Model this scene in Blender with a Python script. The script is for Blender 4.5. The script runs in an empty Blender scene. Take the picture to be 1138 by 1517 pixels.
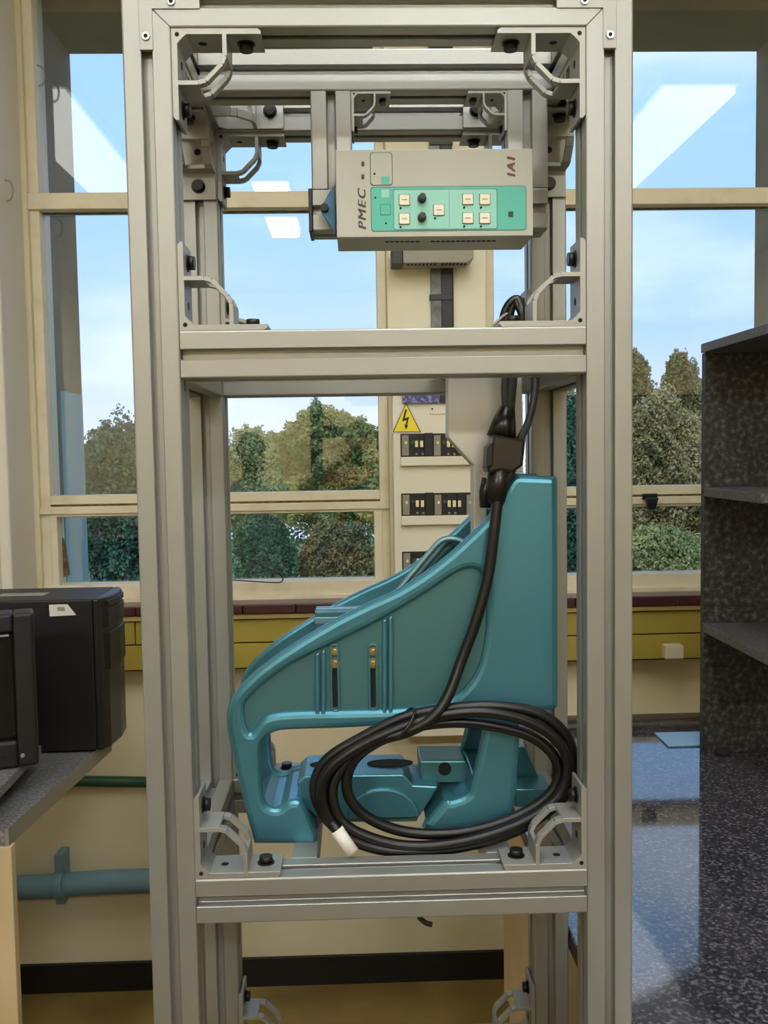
import bpy, bmesh, math, random
import numpy as np
from mathutils import Vector, Matrix

# ------------------------------------------------------------------ camera, sky, lights, exposure
sc = bpy.context.scene
col = sc.collection
W, H, FPX = 1138, 1517, 1400.0
PITCH, ROLL, YAW = 0.06417, -0.01572, 0.02877
CZ = 1.45
FLOOR = -0.14
WALL = 2.75            # inner face of the window wall
GLASS = 2.81
BENCH = 0.82
CEIL = 2.95
EXPOSURE = 0.1
SKY_STRENGTH = 1.5
LAMP_POWER = 18.0      # tube over the middle of the room and an added one above the frame
LAMP_ADDED_REAR = 82.0  # unseen lamps added towards the rear wall
LAMP_DIM = 3.2         # prismatic panels over the window end
SUN_POWER = 1.6

_cy, _sy, _cp, _sp = math.cos(YAW), math.sin(YAW), math.cos(PITCH), math.sin(PITCH)
FWD = Vector((_sy * _cp, _cy * _cp, -_sp))
_r = Vector((_cy, -_sy, 0)); _u = _r.cross(FWD)
RIGHT = math.cos(ROLL) * _r + math.sin(ROLL) * _u
UP = -math.sin(ROLL) * _r + math.cos(ROLL) * _u
cam = bpy.data.cameras.new('camera'); cam_o = bpy.data.objects.new('camera', cam); col.objects.link(cam_o)
cam.sensor_fit = 'VERTICAL'; cam.sensor_height = 36.0; cam.lens = FPX / H * 36.0
cam.clip_start = 0.02; cam.clip_end = 200
m = Matrix.Identity(4)
for i in range(3):
    m[i][0], m[i][1], m[i][2] = RIGHT[i], UP[i], -FWD[i]
m[2][3] = CZ
cam_o.matrix_world = m
sc.camera = cam_o
sc.view_settings.view_transform = 'Standard'; sc.view_settings.look = 'None'
sc.view_settings.gamma = 1.0; sc.view_settings.use_curve_mapping = False
sc.view_settings.exposure = EXPOSURE


def ray(px, py):
    return FWD + (px - W / 2) / FPX * RIGHT - (py - H / 2) / FPX * UP


def P(px, py, Y):
    d = ray(px, py)
    return Vector((0, 0, CZ)) + d * (Y / d.y)


def PZ(px, py, Z):
    d = ray(px, py)
    return Vector((0, 0, CZ)) + d * ((Z - CZ) / d.z)


def xz(px, py, Y):
    p = P(px, py, Y)
    return (p.x, p.z)


def lin(c):
    return tuple(((v / 255) / 12.92 if v / 255 <= .04045 else ((v / 255 + .055) / 1.055) ** 2.4) for v in c)


# sky: blue with soft cloud, brighter and hazier towards the horizon
wd = bpy.data.worlds.new('sky'); sc.world = wd; wd.use_nodes = True
nt = wd.node_tree; nt.nodes.clear()
N = nt.nodes.new; Lk = nt.links.new
tc = N('ShaderNodeTexCoord'); sep = N('ShaderNodeSeparateXYZ'); Lk(tc.outputs['Generated'], sep.inputs[0])
grad = N('ShaderNodeValToRGB'); Lk(sep.outputs['Z'], grad.inputs[0])
e = grad.color_ramp.elements
e[0].position = 0.0; e[0].color = (*lin((205, 214, 250)), 1)
e[1].position = 0.45; e[1].color = (*lin((148, 196, 252)), 1)
e2 = grad.color_ramp.elements.new(0.12); e2.color = (*lin((160, 196, 250)), 1)
mp = N('ShaderNodeMapping'); mp.inputs['Scale'].default_value = (1.2, 1.2, 3.2); mp.inputs['Location'].default_value = (0.35, 0.1, 0.2)
Lk(tc.outputs['Generated'], mp.inputs[0])
nz = N('ShaderNodeTexNoise'); nz.inputs['Scale'].default_value = 2.3; nz.inputs['Detail'].default_value = 5
Lk(mp.outputs[0], nz.inputs['Vector'])
cr = N('ShaderNodeValToRGB'); cr.color_ramp.elements[0].position = .5; cr.color_ramp.elements[1].position = .75
Lk(nz.outputs['Fac'], cr.inputs[0])
mul = N('ShaderNodeMath'); mul.operation = 'MULTIPLY'; mul.inputs[1].default_value = .55; Lk(cr.outputs[0], mul.inputs[0])
mx = N('ShaderNodeMixRGB'); Lk(mul.outputs[0], mx.inputs[0]); Lk(grad.outputs[0], mx.inputs[1]); mx.inputs[2].default_value = (.95, .98, 1.05, 1)
bg = N('ShaderNodeBackground'); bg.inputs[1].default_value = SKY_STRENGTH; Lk(mx.outputs[0], bg.inputs[0])
ow = N('ShaderNodeOutputWorld'); Lk(bg.outputs[0], ow.inputs[0])

sun = bpy.data.lights.new('sun', 'SUN'); sun.energy = SUN_POWER; sun.angle = math.radians(2); sun.color = (1, .9, .7)
sun_o = bpy.data.objects.new('sun', sun); col.objects.link(sun_o)
sun_o.rotation_euler = (math.radians(48), 0, math.radians(-25))   # from behind the building, on the trees only

random.seed(7)


# ------------------------------------------------------------------ materials
def mat(name, rgb, rough=.6, metal=0.0, noise=None, bump=0.0, bscale=200.0, spec=.5, coat=0.0):
    """rgb in sRGB 0-255; noise = (scale, second rgb, low, high)"""
    mt = bpy.data.materials.new(name); mt.use_nodes = True
    t = mt.node_tree; b = t.nodes['Principled BSDF']
    b.inputs['Base Color'].default_value = (*lin(rgb), 1)
    b.inputs['Roughness'].default_value = rough; b.inputs['Metallic'].default_value = metal
    b.inputs['Specular IOR Level'].default_value = spec; b.inputs['Coat Weight'].default_value = coat
    b.inputs['Coat Roughness'].default_value = .15
    if noise or bump:
        c = t.nodes.new('ShaderNodeTexCoord')
    if noise:
        n = t.nodes.new('ShaderNodeTexNoise'); n.inputs['Scale'].default_value = noise[0]; n.inputs['Detail'].default_value = 4
        t.links.new(c.outputs['Object'], n.inputs['Vector'])
        r = t.nodes.new('ShaderNodeValToRGB')
        r.color_ramp.elements[0].position = noise[2]; r.color_ramp.elements[1].position = noise[3]
        r.color_ramp.elements[0].color = (*lin(rgb), 1); r.color_ramp.elements[1].color = (*lin(noise[1]), 1)
        t.links.new(n.outputs['Fac'], r.inputs[0]); t.links.new(r.outputs[0], b.inputs['Base Color'])
    if bump:
        n2 = t.nodes.new('ShaderNodeTexNoise'); n2.inputs['Scale'].default_value = bscale
        t.links.new(c.outputs['Object'], n2.inputs['Vector'])
        bp = t.nodes.new('ShaderNodeBump'); bp.inputs['Strength'].default_value = bump; bp.inputs['Distance'].default_value = .002
        t.links.new(n2.outputs['Fac'], bp.inputs['Height']); t.links.new(bp.outputs[0], b.inputs['Normal'])
    return mt


def speckle(name, base, flecks, rough, spec=.5, scale=140, ior=1.5):
    mt = bpy.data.materials.new(name); mt.use_nodes = True
    t = mt.node_tree; b = t.nodes['Principled BSDF']
    c = t.nodes.new('ShaderNodeTexCoord')
    n = t.nodes.new('ShaderNodeTexNoise'); n.inputs['Scale'].default_value = scale; n.inputs['Detail'].default_value = 3
    t.links.new(c.outputs['Object'], n.inputs['Vector'])
    r = t.nodes.new('ShaderNodeValToRGB'); r.color_ramp.elements[0].position = .36; r.color_ramp.elements[1].position = .72
    r.color_ramp.elements[0].color = (*lin(base), 1); r.color_ramp.elements[1].color = (*lin(flecks), 1); b.inputs['IOR'].default_value = ior
    md = r.color_ramp.elements.new(.52); md.color = (*lin([(2 * a + q) / 3 for a, q in zip(base, flecks)]), 1)
    t.links.new(n.outputs['Fac'], r.inputs[0]); t.links.new(r.outputs[0], b.inputs['Base Color'])
    b.inputs['Roughness'].default_value = rough; b.inputs['Specular IOR Level'].default_value = spec
    return mt


def emit(name, rgb, s):
    mt = bpy.data.materials.new(name); mt.use_nodes = True
    t = mt.node_tree; t.nodes.clear()
    em = t.nodes.new('ShaderNodeEmission'); em.inputs[0].default_value = (*rgb, 1); em.inputs[1].default_value = s
    o = t.nodes.new('ShaderNodeOutputMaterial'); t.links.new(em.outputs[0], o.inputs[0])
    return mt


def glass_mat():
    mt = bpy.data.materials.new('window_glass'); mt.use_nodes = True
    t = mt.node_tree; t.nodes.clear()
    tr = t.nodes.new('ShaderNodeBsdfTransparent'); tr.inputs[0].default_value = (.97, .985, .98, 1)
    gl = t.nodes.new('ShaderNodeBsdfGlossy'); gl.inputs['Roughness'].default_value = 0.0
    fr = t.nodes.new('ShaderNodeFresnel'); fr.inputs[0].default_value = 1.78
    mxs = t.nodes.new('ShaderNodeMixShader'); o = t.nodes.new('ShaderNodeOutputMaterial')
    t.links.new(fr.outputs[0], mxs.inputs[0]); t.links.new(tr.outputs[0], mxs.inputs[1]); t.links.new(gl.outputs[0], mxs.inputs[2])
    t.links.new(mxs.outputs[0], o.inputs[0])
    return mt


M = dict(
    alu=mat('anodised_aluminium', (150, 152, 148), .42, .55, bump=.04, bscale=900),
    cast=mat('cast_aluminium', (154, 155, 150), .48, .5, bump=.08, bscale=600),
    black_bolt=mat('black_oxide_steel', (26, 25, 25), .4, .4),
    hole=mat('dark_hole', (14, 14, 14), .9),
    steel=mat('bright_steel', (200, 200, 198), .25, .9),
    cream=mat('cream_wall_paint', (226, 218, 188), .65, noise=(3.0, (214, 205, 170), .4, .7), bump=.05, bscale=60),
    pier=mat('cream_pier_paint', (238, 235, 212), .6, noise=(2.5, (230, 223, 190), .4, .7)),
    white_wall=mat('warm_wall_paint', (240, 218, 168), .8),
    frame_paint=mat('cream_window_paint', (224, 217, 192), .5, noise=(14, (208, 198, 166), .5, .8)),
    reveal=mat('reveal_paint', (214, 210, 198), .6),
    dark_seal=mat('dirty_window_seal', (84, 70, 44), .9, noise=(60, (120, 104, 70), .4, .6)),
    ceiling=mat('ceiling_paint', (225, 222, 212), .8),
    floor=mat('ochre_vinyl_floor', (150, 128, 76), .35, noise=(5, (118, 98, 56), .35, .7)),
    skirting=mat('black_skirting', (20, 17, 18), .5),
    sill=mat('purple_brown_tile', (118, 100, 100), .35),
    sill_edge=mat('maroon_tile_edge', (72, 40, 44), .35),
    trunk=mat('olive_painted_trunking', (164, 150, 66), .45),
    trunk_dark=mat('olive_trunking_gap', (52, 46, 22), .8),
    trunk_lip=mat('tan_painted_lip', (176, 156, 96), .5),
    concrete=mat('outdoor_concrete', (128, 114, 90), .9, noise=(6, (112, 100, 78), .4, .7)),  # base warmed to include the ceiling's reflection in the glass
    white_plastic=mat('ivory_plastic', (222, 214, 190), .4),
    board=mat('board_enamel', (226, 222, 202), .4),
    board_grey=mat('breaker_grey', (140, 138, 122), .5),
    black=mat('black_plastic', (18, 17, 18), .45),
    dark_blue=mat('blue_printed_label', (66, 72, 128), .5, noise=(90, (140, 146, 190), .5, .62)),
    toggle=mat('ivory_toggle', (236, 232, 180), .4),
    green=mat('green_breaker_mark', (40, 90, 56), .5),
    yellow=mat('warning_yellow', (238, 220, 30), .45),
    label_white=mat('white_label', (214, 212, 204), .5),
    ctrl=mat('controller_grey_plastic', (170, 173, 163), .45),
    teal=mat('teal_overlay', (72, 176, 160), .45),
    teal_light=mat('pale_teal_overlay', (136, 200, 186), .45),
    outline=mat('overlay_outline', (70, 90, 84), .6),
    button=mat('cream_button', (226, 219, 200), .45),
    maroon=mat('maroon_print', (104, 22, 52), .5),
    print_dark=mat('dark_print', (52, 52, 46), .6),
    print_grey=mat('grey_print', (140, 140, 126), .6),
    blue_plate=mat('blue_painted_plate', (62, 112, 150), .4, .3),
    grey_plate=mat('pale_grey_plate', (190, 190, 182), .45, .25),
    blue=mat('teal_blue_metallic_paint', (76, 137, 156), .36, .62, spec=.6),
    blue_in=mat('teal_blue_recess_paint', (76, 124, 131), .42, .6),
    brass=mat('brass_fastener', (190, 176, 130), .3, .9),
    rail=mat('silver_teal_rail', (118, 160, 168), .42, .6),
    cable=mat('black_cable_jacket', (9, 9, 10), .38, spec=.45),
    boot=mat('black_rubber_boot', (14, 13, 14), .3),
    wire=mat('grey_wire', (52, 54, 54), .5),
    worktop=speckle('dark_speckled_laminate', (34, 35, 44), (112, 110, 116), .05, .5, 190, 1.95),
    hutch=speckle('charcoal_speckled_laminate', (25, 25, 26), (84, 82, 77), .5, .3, 90),
    hutch_shelf=speckle('charcoal_shelf_laminate', (58, 58, 60), (104, 102, 100), .42, .4, 160),
    left_top=speckle('grey_speckled_laminate', (92, 94, 98), (150, 150, 150), .45, .4, 150),
    left_edge=mat('grey_laminate_edge', (132, 128, 118), .5),
    panel=mat('beige_board', (204, 184, 148), .55, noise=(4, (190, 168, 132), .4, .7)),
    pipe=mat('blue_grey_pipe_paint', (110, 146, 164), .45),
    green_pipe=mat('dark_green_pipe_paint', (30, 74, 44), .5),
    tower=mat('matt_black_steel', (15, 14, 17), .5),
    tower_side=mat('black_plastic_bezel', (24, 23, 26), .4),
    screen=mat('dark_crt_glass', (30, 30, 26), .12),
    crt=mat('charcoal_monitor_plastic', (22, 21, 23), .5),
    sheet=mat('pale_blue_sheet', (120, 166, 206), .3),
    glass=glass_mat(),
    lamp=emit('fluorescent_tube_diffuser', (1.0, 1.0, .975), LAMP_POWER), lamp_added_rear=emit('added_rear_diffuser', (1.0, 1.0, .975), LAMP_ADDED_REAR), lamp_dim=emit('prismatic_panel', (1.0, .97, .9), LAMP_DIM),
    lamp_body=mat('white_enamel', (230, 230, 225), .5),
    bark=mat('tree_bark', (92, 76, 56), .9, noise=(8, (66, 54, 40), .4, .6)),
    brick=mat('far_brick', (150, 92, 72), .9),
    roof=mat('far_roof_tiles', (120, 66, 52), .9),
    grass=mat('outdoor_grass', (84, 104, 56), .95, noise=(.6, (110, 116, 66), .4, .6)),
)


# ------------------------------------------------------------------ mesh helpers
ORG = {}     # object name -> world origin of its coordinates


def tag(o, label=None, cat=None, group=None, kind=None):
    if label: o['label'] = label
    if cat: o['category'] = cat
    if group: o['group'] = group
    if kind: o['kind'] = kind
    return o


def empty(name, loc):
    o = bpy.data.objects.new(name, None); col.objects.link(o); o.location = loc
    o.empty_display_size = .05
    ORG[o.name] = Vector(loc)
    return o


class MB:
    def __init__(self):
        self.v, self.f, self.sm, self.mi, self.cur = [], [], [], [], 0

    def add(self, vs, fs, smooth=False):
        n = len(self.v); self.v += [tuple(p) for p in vs]
        self.f += [tuple(i + n for i in f) for f in fs]; self.sm += [smooth] * len(fs)
        return self

    def box(self, a, b):
        x0, x1 = sorted((a[0], b[0])); y0, y1 = sorted((a[1], b[1])); z0, z1 = sorted((a[2], b[2]))
        return self.add([(x0, y0, z0), (x1, y0, z0), (x1, y1, z0), (x0, y1, z0), (x0, y0, z1), (x1, y0, z1), (x1, y1, z1), (x0, y1, z1)],
                        [(0, 3, 2, 1), (4, 5, 6, 7), (0, 1, 5, 4), (1, 2, 6, 5), (2, 3, 7, 6), (3, 0, 4, 7)])

    def prism(self, poly, y0, y1, f=None):
        """poly of (x, z), extruded from y0 to y1"""
        a = sum(poly[i][0] * poly[(i + 1) % len(poly)][1] - poly[(i + 1) % len(poly)][0] * poly[i][1] for i in range(len(poly)))
        if a < 0: poly = poly[::-1]
        n = len(poly)
        vs = [(x, y0, z) for x, z in poly] + [(x, y1, z) for x, z in poly]
        fs = [tuple(range(n)), tuple(range(2 * n - 1, n - 1, -1))] + [(i, n + i, n + (i + 1) % n, (i + 1) % n) for i in range(n)]
        return self.add(vs, fs)

    def prism_axis(self, poly, axis, t0, t1):
        """poly (a, b) in the plane across axis: 'x' -> (y, z), 'z' -> (x, y)"""
        n = len(poly)
        a = sum(poly[i][0] * poly[(i + 1) % n][1] - poly[(i + 1) % n][0] * poly[i][1] for i in range(n))
        if a < 0: poly = poly[::-1]
        if axis == 'x': mk = lambda a_, b_, t: (t, a_, b_)
        else: mk = lambda a_, b_, t: (a_, b_, t)
        vs = [mk(a_, b_, t0) for a_, b_ in poly] + [mk(a_, b_, t1) for a_, b_ in poly]
        fs = [tuple(range(n - 1, -1, -1)), tuple(range(n, 2 * n))] + [(i, (i + 1) % n, n + (i + 1) % n, n + i) for i in range(n)]
        return self.add(vs, fs)

    def cyl(self, p0, p1, r0, r1=None, seg=20, smooth=True):
        p0, p1 = Vector(p0), Vector(p1); r1 = r0 if r1 is None else r1
        d = (p1 - p0).normalized(); a = d.orthogonal().normalized(); b = d.cross(a)
        vs = []
        for p, r in ((p0, r0), (p1, r1)):
            vs += [p + r * (math.cos(2 * math.pi * i / seg) * a + math.sin(2 * math.pi * i / seg) * b) for i in range(seg)]
        self.add(vs, [(i, (i + 1) % seg, seg + (i + 1) % seg, seg + i) for i in range(seg)], smooth)
        n = len(self.v) - 2 * seg
        self.f += [tuple(n + seg - 1 - i for i in range(seg)), tuple(n + seg + i for i in range(seg))]; self.sm += [False, False]
        return self

    def tube(self, pts, r, seg=10, closed=False):
        pts = [Vector(p) for p in pts]; n = len(pts)
        rs = r if isinstance(r, (list, tuple)) else [r] * n
        tang = []
        for i in range(n):
            if closed: t = pts[(i + 1) % n] - pts[i - 1]
            else: t = pts[min(i + 1, n - 1)] - pts[max(i - 1, 0)]
            tang.append(t.normalized())
        a = tang[0].orthogonal().normalized(); vs = []
        for i in range(n):
            a = (a - a.dot(tang[i]) * tang[i]).normalized(); b = tang[i].cross(a)
            vs += [pts[i] + rs[i] * (math.cos(2 * math.pi * k / seg) * a + math.sin(2 * math.pi * k / seg) * b) for k in range(seg)]
        fs = [(i * seg + k, i * seg + (k + 1) % seg, (i + 1) % n * seg + (k + 1) % seg, (i + 1) % n * seg + k)
              for i in range(n if closed else n - 1) for k in range(seg)]
        self.add(vs, fs, True)
        if not closed:
            o = len(self.v) - n * seg
            self.f += [tuple(o + seg - 1 - k for k in range(seg)), tuple(o + (n - 1) * seg + k for k in range(seg))]; self.sm += [False, False]
        return self

    def mesh(self, name, material, org=Vector((0, 0, 0))):
        me = bpy.data.meshes.new(name)
        me.from_pydata([(p[0] - org[0], p[1] - org[1], p[2] - org[2]) for p in self.v], [], self.f)
        me.polygons.foreach_set('use_smooth', self.sm)
        for mt in (material if isinstance(material, (list, tuple)) else [material]): me.materials.append(mt)
        mi = self.mi + [self.cur] * (len(self.f) - len(self.mi)); me.polygons.foreach_set('material_index', mi); me.update()
        return me

    def use(self, k):
        self.mi += [self.cur] * (len(self.f) - len(self.mi)); self.cur = k
        return self

    def build(self, name, material, parent=None, bevel=0.0, seg=2, origin=None, angle=40):
        org = ORG[parent.name] if parent else (Vector(origin) if origin is not None else Vector((0, 0, 0)))
        o = bpy.data.objects.new(name, self.mesh(name, material, org)); col.objects.link(o)
        if parent: o.parent = parent
        elif origin is not None: o.location = org
        ORG[o.name] = org
        if bevel:
            bm_ = o.modifiers.new('edge', 'BEVEL'); bm_.width = bevel; bm_.segments = seg
            bm_.limit_method = 'ANGLE'; bm_.angle_limit = math.radians(angle)
            bm_.harden_normals = False
        return o


def spline(pts, k=8, closed=False):
    pts = [Vector(p) for p in pts]; n = len(pts); out = []
    for i in range(n if closed else n - 1):
        if closed: p0, p1, p2, p3 = pts[i - 1], pts[i], pts[(i + 1) % n], pts[(i + 2) % n]
        else: p0, p1, p2, p3 = pts[max(i - 1, 0)], pts[i], pts[i + 1], pts[min(i + 2, n - 1)]
        for j in range(k):
            t = j / k
            out.append(.5 * ((2 * p1) + (p2 - p0) * t + (2 * p0 - 5 * p1 + 4 * p2 - p3) * t * t + (3 * p1 - p0 - 3 * p2 + p3) * t ** 3))
    if not closed: out.append(pts[-1])
    return out


def smooth2(px, Y, k=5, sharp=()):
    """closed smooth outline through pixels seen at distance Y, as (x, z); points listed in sharp stay corners"""
    pts = [Vector((*xz(a, b, Y), 0)) for a, b in px]
    n = len(pts); out = []
    for i in range(n):
        p1, p2 = pts[i], pts[(i + 1) % n]
        p0 = pts[i - 1] if i not in sharp else p1
        p3 = pts[(i + 2) % n] if (i + 1) % n not in sharp else p2
        for j in range(k):
            t = j / k
            q = .5 * ((2 * p1) + (p2 - p0) * t + (2 * p0 - 5 * p1 + 4 * p2 - p3) * t * t + (3 * p1 - p0 - 3 * p2 + p3) * t ** 3)
            out.append((q.x, q.y))
    return out


def filled(outer, holes, y0, y1, bevel=0.0):
    """a plate with holes and rounded rims in the x-z plane: returns (verts, faces)"""
    cu = bpy.data.curves.new('tmp', 'CURVE'); cu.dimensions = '2D'; cu.fill_mode = 'BOTH'
    k_ = 100.0
    cu.extrude = (abs(y1 - y0) / 2 - bevel) * k_; cu.bevel_depth = bevel * k_; cu.bevel_resolution = 2; cu.offset = -bevel * k_
    for ring in [outer] + holes:
        s = cu.splines.new('POLY'); s.points.add(len(ring) - 1); s.use_cyclic_u = True
        for p, q in zip(s.points, ring): p.co = (q[0] * k_, q[1] * k_, 0, 1)
    o = bpy.data.objects.new('tmp', cu); col.objects.link(o)
    dg = bpy.context.evaluated_depsgraph_get()
    me = bpy.data.meshes.new_from_object(o.evaluated_get(dg))
    ym = (y0 + y1) / 2
    vs = [(v.co.x / k_, ym - v.co.z / k_, v.co.y / k_) for v in me.vertices]; fs = [tuple(p.vertices) for p in me.polygons]
    bpy.data.objects.remove(o); bpy.data.curves.remove(cu); bpy.data.meshes.remove(me)
    return vs, fs


def text_mesh(s, size, shear=0.0, bold=0.0, depth=.0004, spacing=1.0):
    cu = bpy.data.curves.new('tmp', 'FONT'); cu.body = s; cu.size = size * 100; cu.shear = shear; cu.space_character = spacing
    cu.align_x = 'CENTER'; cu.align_y = 'CENTER'; cu.extrude = depth * 100;  cu.resolution_u = 3
    o = bpy.data.objects.new('tmp', cu); col.objects.link(o)
    dg = bpy.context.evaluated_depsgraph_get()
    me = bpy.data.meshes.new_from_object(o.evaluated_get(dg))
    vs = [v.co / 100 for v in me.vertices]; fs = [tuple(p.vertices) for p in me.polygons]
    bpy.data.objects.remove(o); bpy.data.curves.remove(cu); bpy.data.meshes.remove(me)
    return vs, fs


def rrect(x0, z0, x1, z1, r, k=4):
    x0, x1 = sorted((x0, x1)); z0, z1 = sorted((z0, z1)); out = []
    for cx, cz_, a in ((x1 - r, z1 - r, 0), (x0 + r, z1 - r, 90), (x0 + r, z0 + r, 180), (x1 - r, z0 + r, 270)):
        for i in range(k + 1):
            t = math.radians(a + 90 * i / k); out.append((cx + r * math.cos(t), cz_ + r * math.sin(t)))
    return out


def struct(o):
    o['kind'] = 'structure'; return o

# ------------------------------------------------------------------ the room
XLW, XRW, YB = -2.6, 3.2, -3.4
OPEN_T = 2.88                                      # top of the window openings
sill_z = P(400, 888, WALL).z
xl_rev = P(62, 600, GLASS).x                       # left reveal plane
x_pier0, x_pier1 = P(573, 450, WALL).x, P(719, 450, WALL).x
x_win_r = 2.2
b = MB(); b.box((XLW, YB, FLOOR - .1), (XRW, WALL + .2, FLOOR)); struct(b.build('floor', M['floor']))
b = MB(); b.box((XLW - .1, YB - .1, CEIL), (XRW + .1, WALL + .25, CEIL + .15)); struct(b.build('ceiling', M['ceiling']))
b = MB(); b.box((XLW - .12, YB, FLOOR), (XLW, WALL + .2, CEIL)); struct(b.build('wall_left', M['cream']))
b = MB(); b.box((XRW, YB, FLOOR), (XRW + .12, WALL + .2, CEIL)); struct(b.build('wall_right', M['cream']))
b = MB(); b.box((XLW - .1, YB - .12, FLOOR), (XRW + .1, YB, CEIL)); struct(b.build('wall_rear', M['white_wall']))
b = MB(); b.box((XLW, YB, FLOOR), (XRW, YB + .03, FLOOR + 1.0)); struct(b.build('trim_3', mat('added_rear_dark_band', (92, 78, 58), .6)))  # unseen dark band added to dim the reflection in the lower panes
b = MB()
b.box((XLW, WALL, FLOOR), (XRW, WALL + .2, sill_z)); b.box((XLW, WALL, OPEN_T), (XRW, WALL + .2, CEIL))
b.box((XLW, WALL, sill_z), (xl_rev, WALL + .2, OPEN_T)); b.box((x_win_r, WALL, sill_z), (XRW, WALL + .2, OPEN_T))
struct(b.build('wall_front', M['cream']))
b = MB(); b.box((x_pier0, WALL - .03, sill_z), (x_pier1, WALL + .2, CEIL)); struct(b.build('wall_pier', M['pier'], bevel=.006))
sz1 = P(400, 895, 2.66).z
# projecting pier left of the window: front face and reveal
b = MB(); b.box((XLW, 2.55, sz1 - .026), (xl_rev - .012, WALL, CEIL)); b.box((xl_rev - .04, 2.535, sill_z), (xl_rev - .055, 2.56, CEIL))
struct(b.build('wall_side_pier', M['reveal'], bevel=.008))
for i, (px, py) in enumerate(((17, 282), (60, 112))):
    Yk = 2.60 if i == 0 else GLASS - .06
    q = P(px, py, Yk); q.x = min(q.x, xl_rev + .002) if i == 0 else q.x
    t = MB(); t.tube(spline([q + Vector(d) for d in ((-.008, 0, .028), (.006, 0, .022), (.012, -.002, 0), (.006, 0, -.022), (-.006, 0, -.028))], 6), .0028, 8)
    tag(t.build('curtain_hook', M['print_grey'], origin=q), ('small painted hook on the side of the pier left of the window', 'small painted hook high on the left stile of the window frame')[i], 'hook')
b = MB(); b.box((XLW, WALL - .014, FLOOR), (XRW, WALL, FLOOR + .085)); struct(b.build('baseboard_front', M['skirting']))
# sill slab
xbd0, xbd1 = P(581, 600, 2.60).x - .003, P(777, 600, 2.60).x + .003      # the board stands between the two sills
for k, (xa, xb) in enumerate(((xl_rev - .01, xbd0), (xbd1, x_win_r))):
    b = MB(); b.box((xa, 2.66, sz1 - .004), (xb, WALL + .06, sz1)); slab = struct(b.build('trim_%d' % (k + 1), M['sill']))
    b = MB(); x = xa
    while x < xb - .01:
        b.box((x + .001, 2.652, sz1 - .026), (min(x + .148, xb), 2.664, sz1 + .001)); x += .15
    b.build('sill_edge', M['sill_edge'], slab, bevel=.003)
# windows ------------------------------------------------------
FY0, FY1 = 2.765, 2.83


def window(name, x0, x1, label_stiles):
    b = MB()
    zt = OPEN_T

    def zz(y): return P(600, y, FY0).z
    b.box((x0, FY0, sill_z - .01), (x0 + .028, FY1, zt)); b.box((x1 - .028, FY0, sill_z - .01), (x1, FY1, zt)); b.box((x0 + .0275, FY0 - .001, zt - .05), (x1 - .0275, FY1 - .002, zt))
    b.box((x0, FY0 - .012, zz(307)), (x1, FY1, zz(283)))                  # transom
    b.box((x0 + .0275, FY0 - .001, zz(739)), (x1 - .0275, FY1 - .002, zz(726)))                          # meeting rail, upper half
    b.box((x0, FY0 - .012, zz(753)), (x1, FY1, zz(742)))                   # lower sash top rail
    b.box((x0 + .022, FY0 - .0045, zz(757)), (x1 - .022, FY1 - .003, zz(752.5)))
    b.box((x0, FY0 - .008, sill_z - .012), (x1, FY1, zz(857)))            # bottom rail
    b.box((x0, FY0 - .02, sill_z - .012), (x1, FY0, zz(876)))
    b.box((x0 + .026, FY0 - .004, zz(862)), (x0 + .046, FY1, zz(756))); b.box((x1 - .046, FY0 - .004, zz(862)), (x1 - .022, FY1, zz(756)))
    w = struct(b.build(name, M['frame_paint'], bevel=.0025))
    d = MB()
    d.box((x0 + .0275, FY0 + .003, zz(742.5)), (x1 - .0275, FY0 + .02, zz(738)))
    d.box((x0 + .028, FY0 + .028, zz(308.6)), (x1 - .028, FY0 + .04, zz(306))); d.box((x0 + .028, FY0 + .028, zz(284)), (x1 - .028, FY0 + .04, zz(281.5)))
    d.box((x0 + .046, FY0 + .028, zz(758.5)), (x1 - .046, FY0 + .04, zz(756.5)))
    d.build('seal', M['dark_seal'], w)
    for a, c in ((zt - .05, zz(283)), (zz(307), zz(726)), (zz(757), zz(857))):
        g = MB(); g.box((x0 + .027, GLASS, c - .004), (x1 - .027, GLASS + .004, a + .004)); g.build('pane', M['glass'], w)
    return w


w1 = window('window_1', xl_rev, x_pier0, 0)
w2 = window('window_2', x_pier1, x_win_r, 0)
q = P(962, 737, FY0 - .012)
b = MB(); b.box(q + Vector((-.022, -.012, -.006)), q + Vector((.022, 0, .012))); b.prism([(q.x - .018, q.z), (q.x + .02, q.z), (q.x + .01, q.z - .034), (q.x - .008, q.z - .034)], q.y - .03, q.y - .008)
tag(b.build('latch', M['black'], w2, bevel=.003), 'black sash latch')
# broken putty and dirt in the left window's lower pane
# chipped glass shards of the lower left pane
b = MB(); pl = [(91, 795), (95, 800), (100, 830), (103, 852), (91, 856)]
b.prism([xz(a, c, GLASS - .006) for a, c in pl], GLASS - .007, GLASS - .002)
b.build('cracked_corner', M['dark_seal'], w1)

# outdoor concrete surround: fins and soffit
fx = P(122, 600, 3.25).x
b = MB(); b.box((fx - .6, 2.96, -3.5), (fx, 3.25, 3.4)); struct(b.build('outside_fin', M['concrete']))
b = MB(); b.box((fx - .01, 3.0, P(120, 862, 3.2).z - .3), (fx + .004, 3.24, P(118, 584, 3.2).z)); struct(b.build('outside_fin_teal_slab', mat('pale_teal_tone', (140, 166, 164), .7)))  # pale teal slab over the lower part of the left fin
fx2 = P(1119, 300, 3.25).x
b = MB(); b.box((fx2, 2.96, -3.5), (fx2 + .5, 3.25, 3.4)); struct(b.build('outside_fin', M['concrete']))
sz = P(600, 78, 3.25).z
b = MB(); b.box((fx - .6, 2.951, sz), (fx2 + .5, 3.251, sz + .9)); struct(b.build('outside_soffit', M['concrete']))

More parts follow.
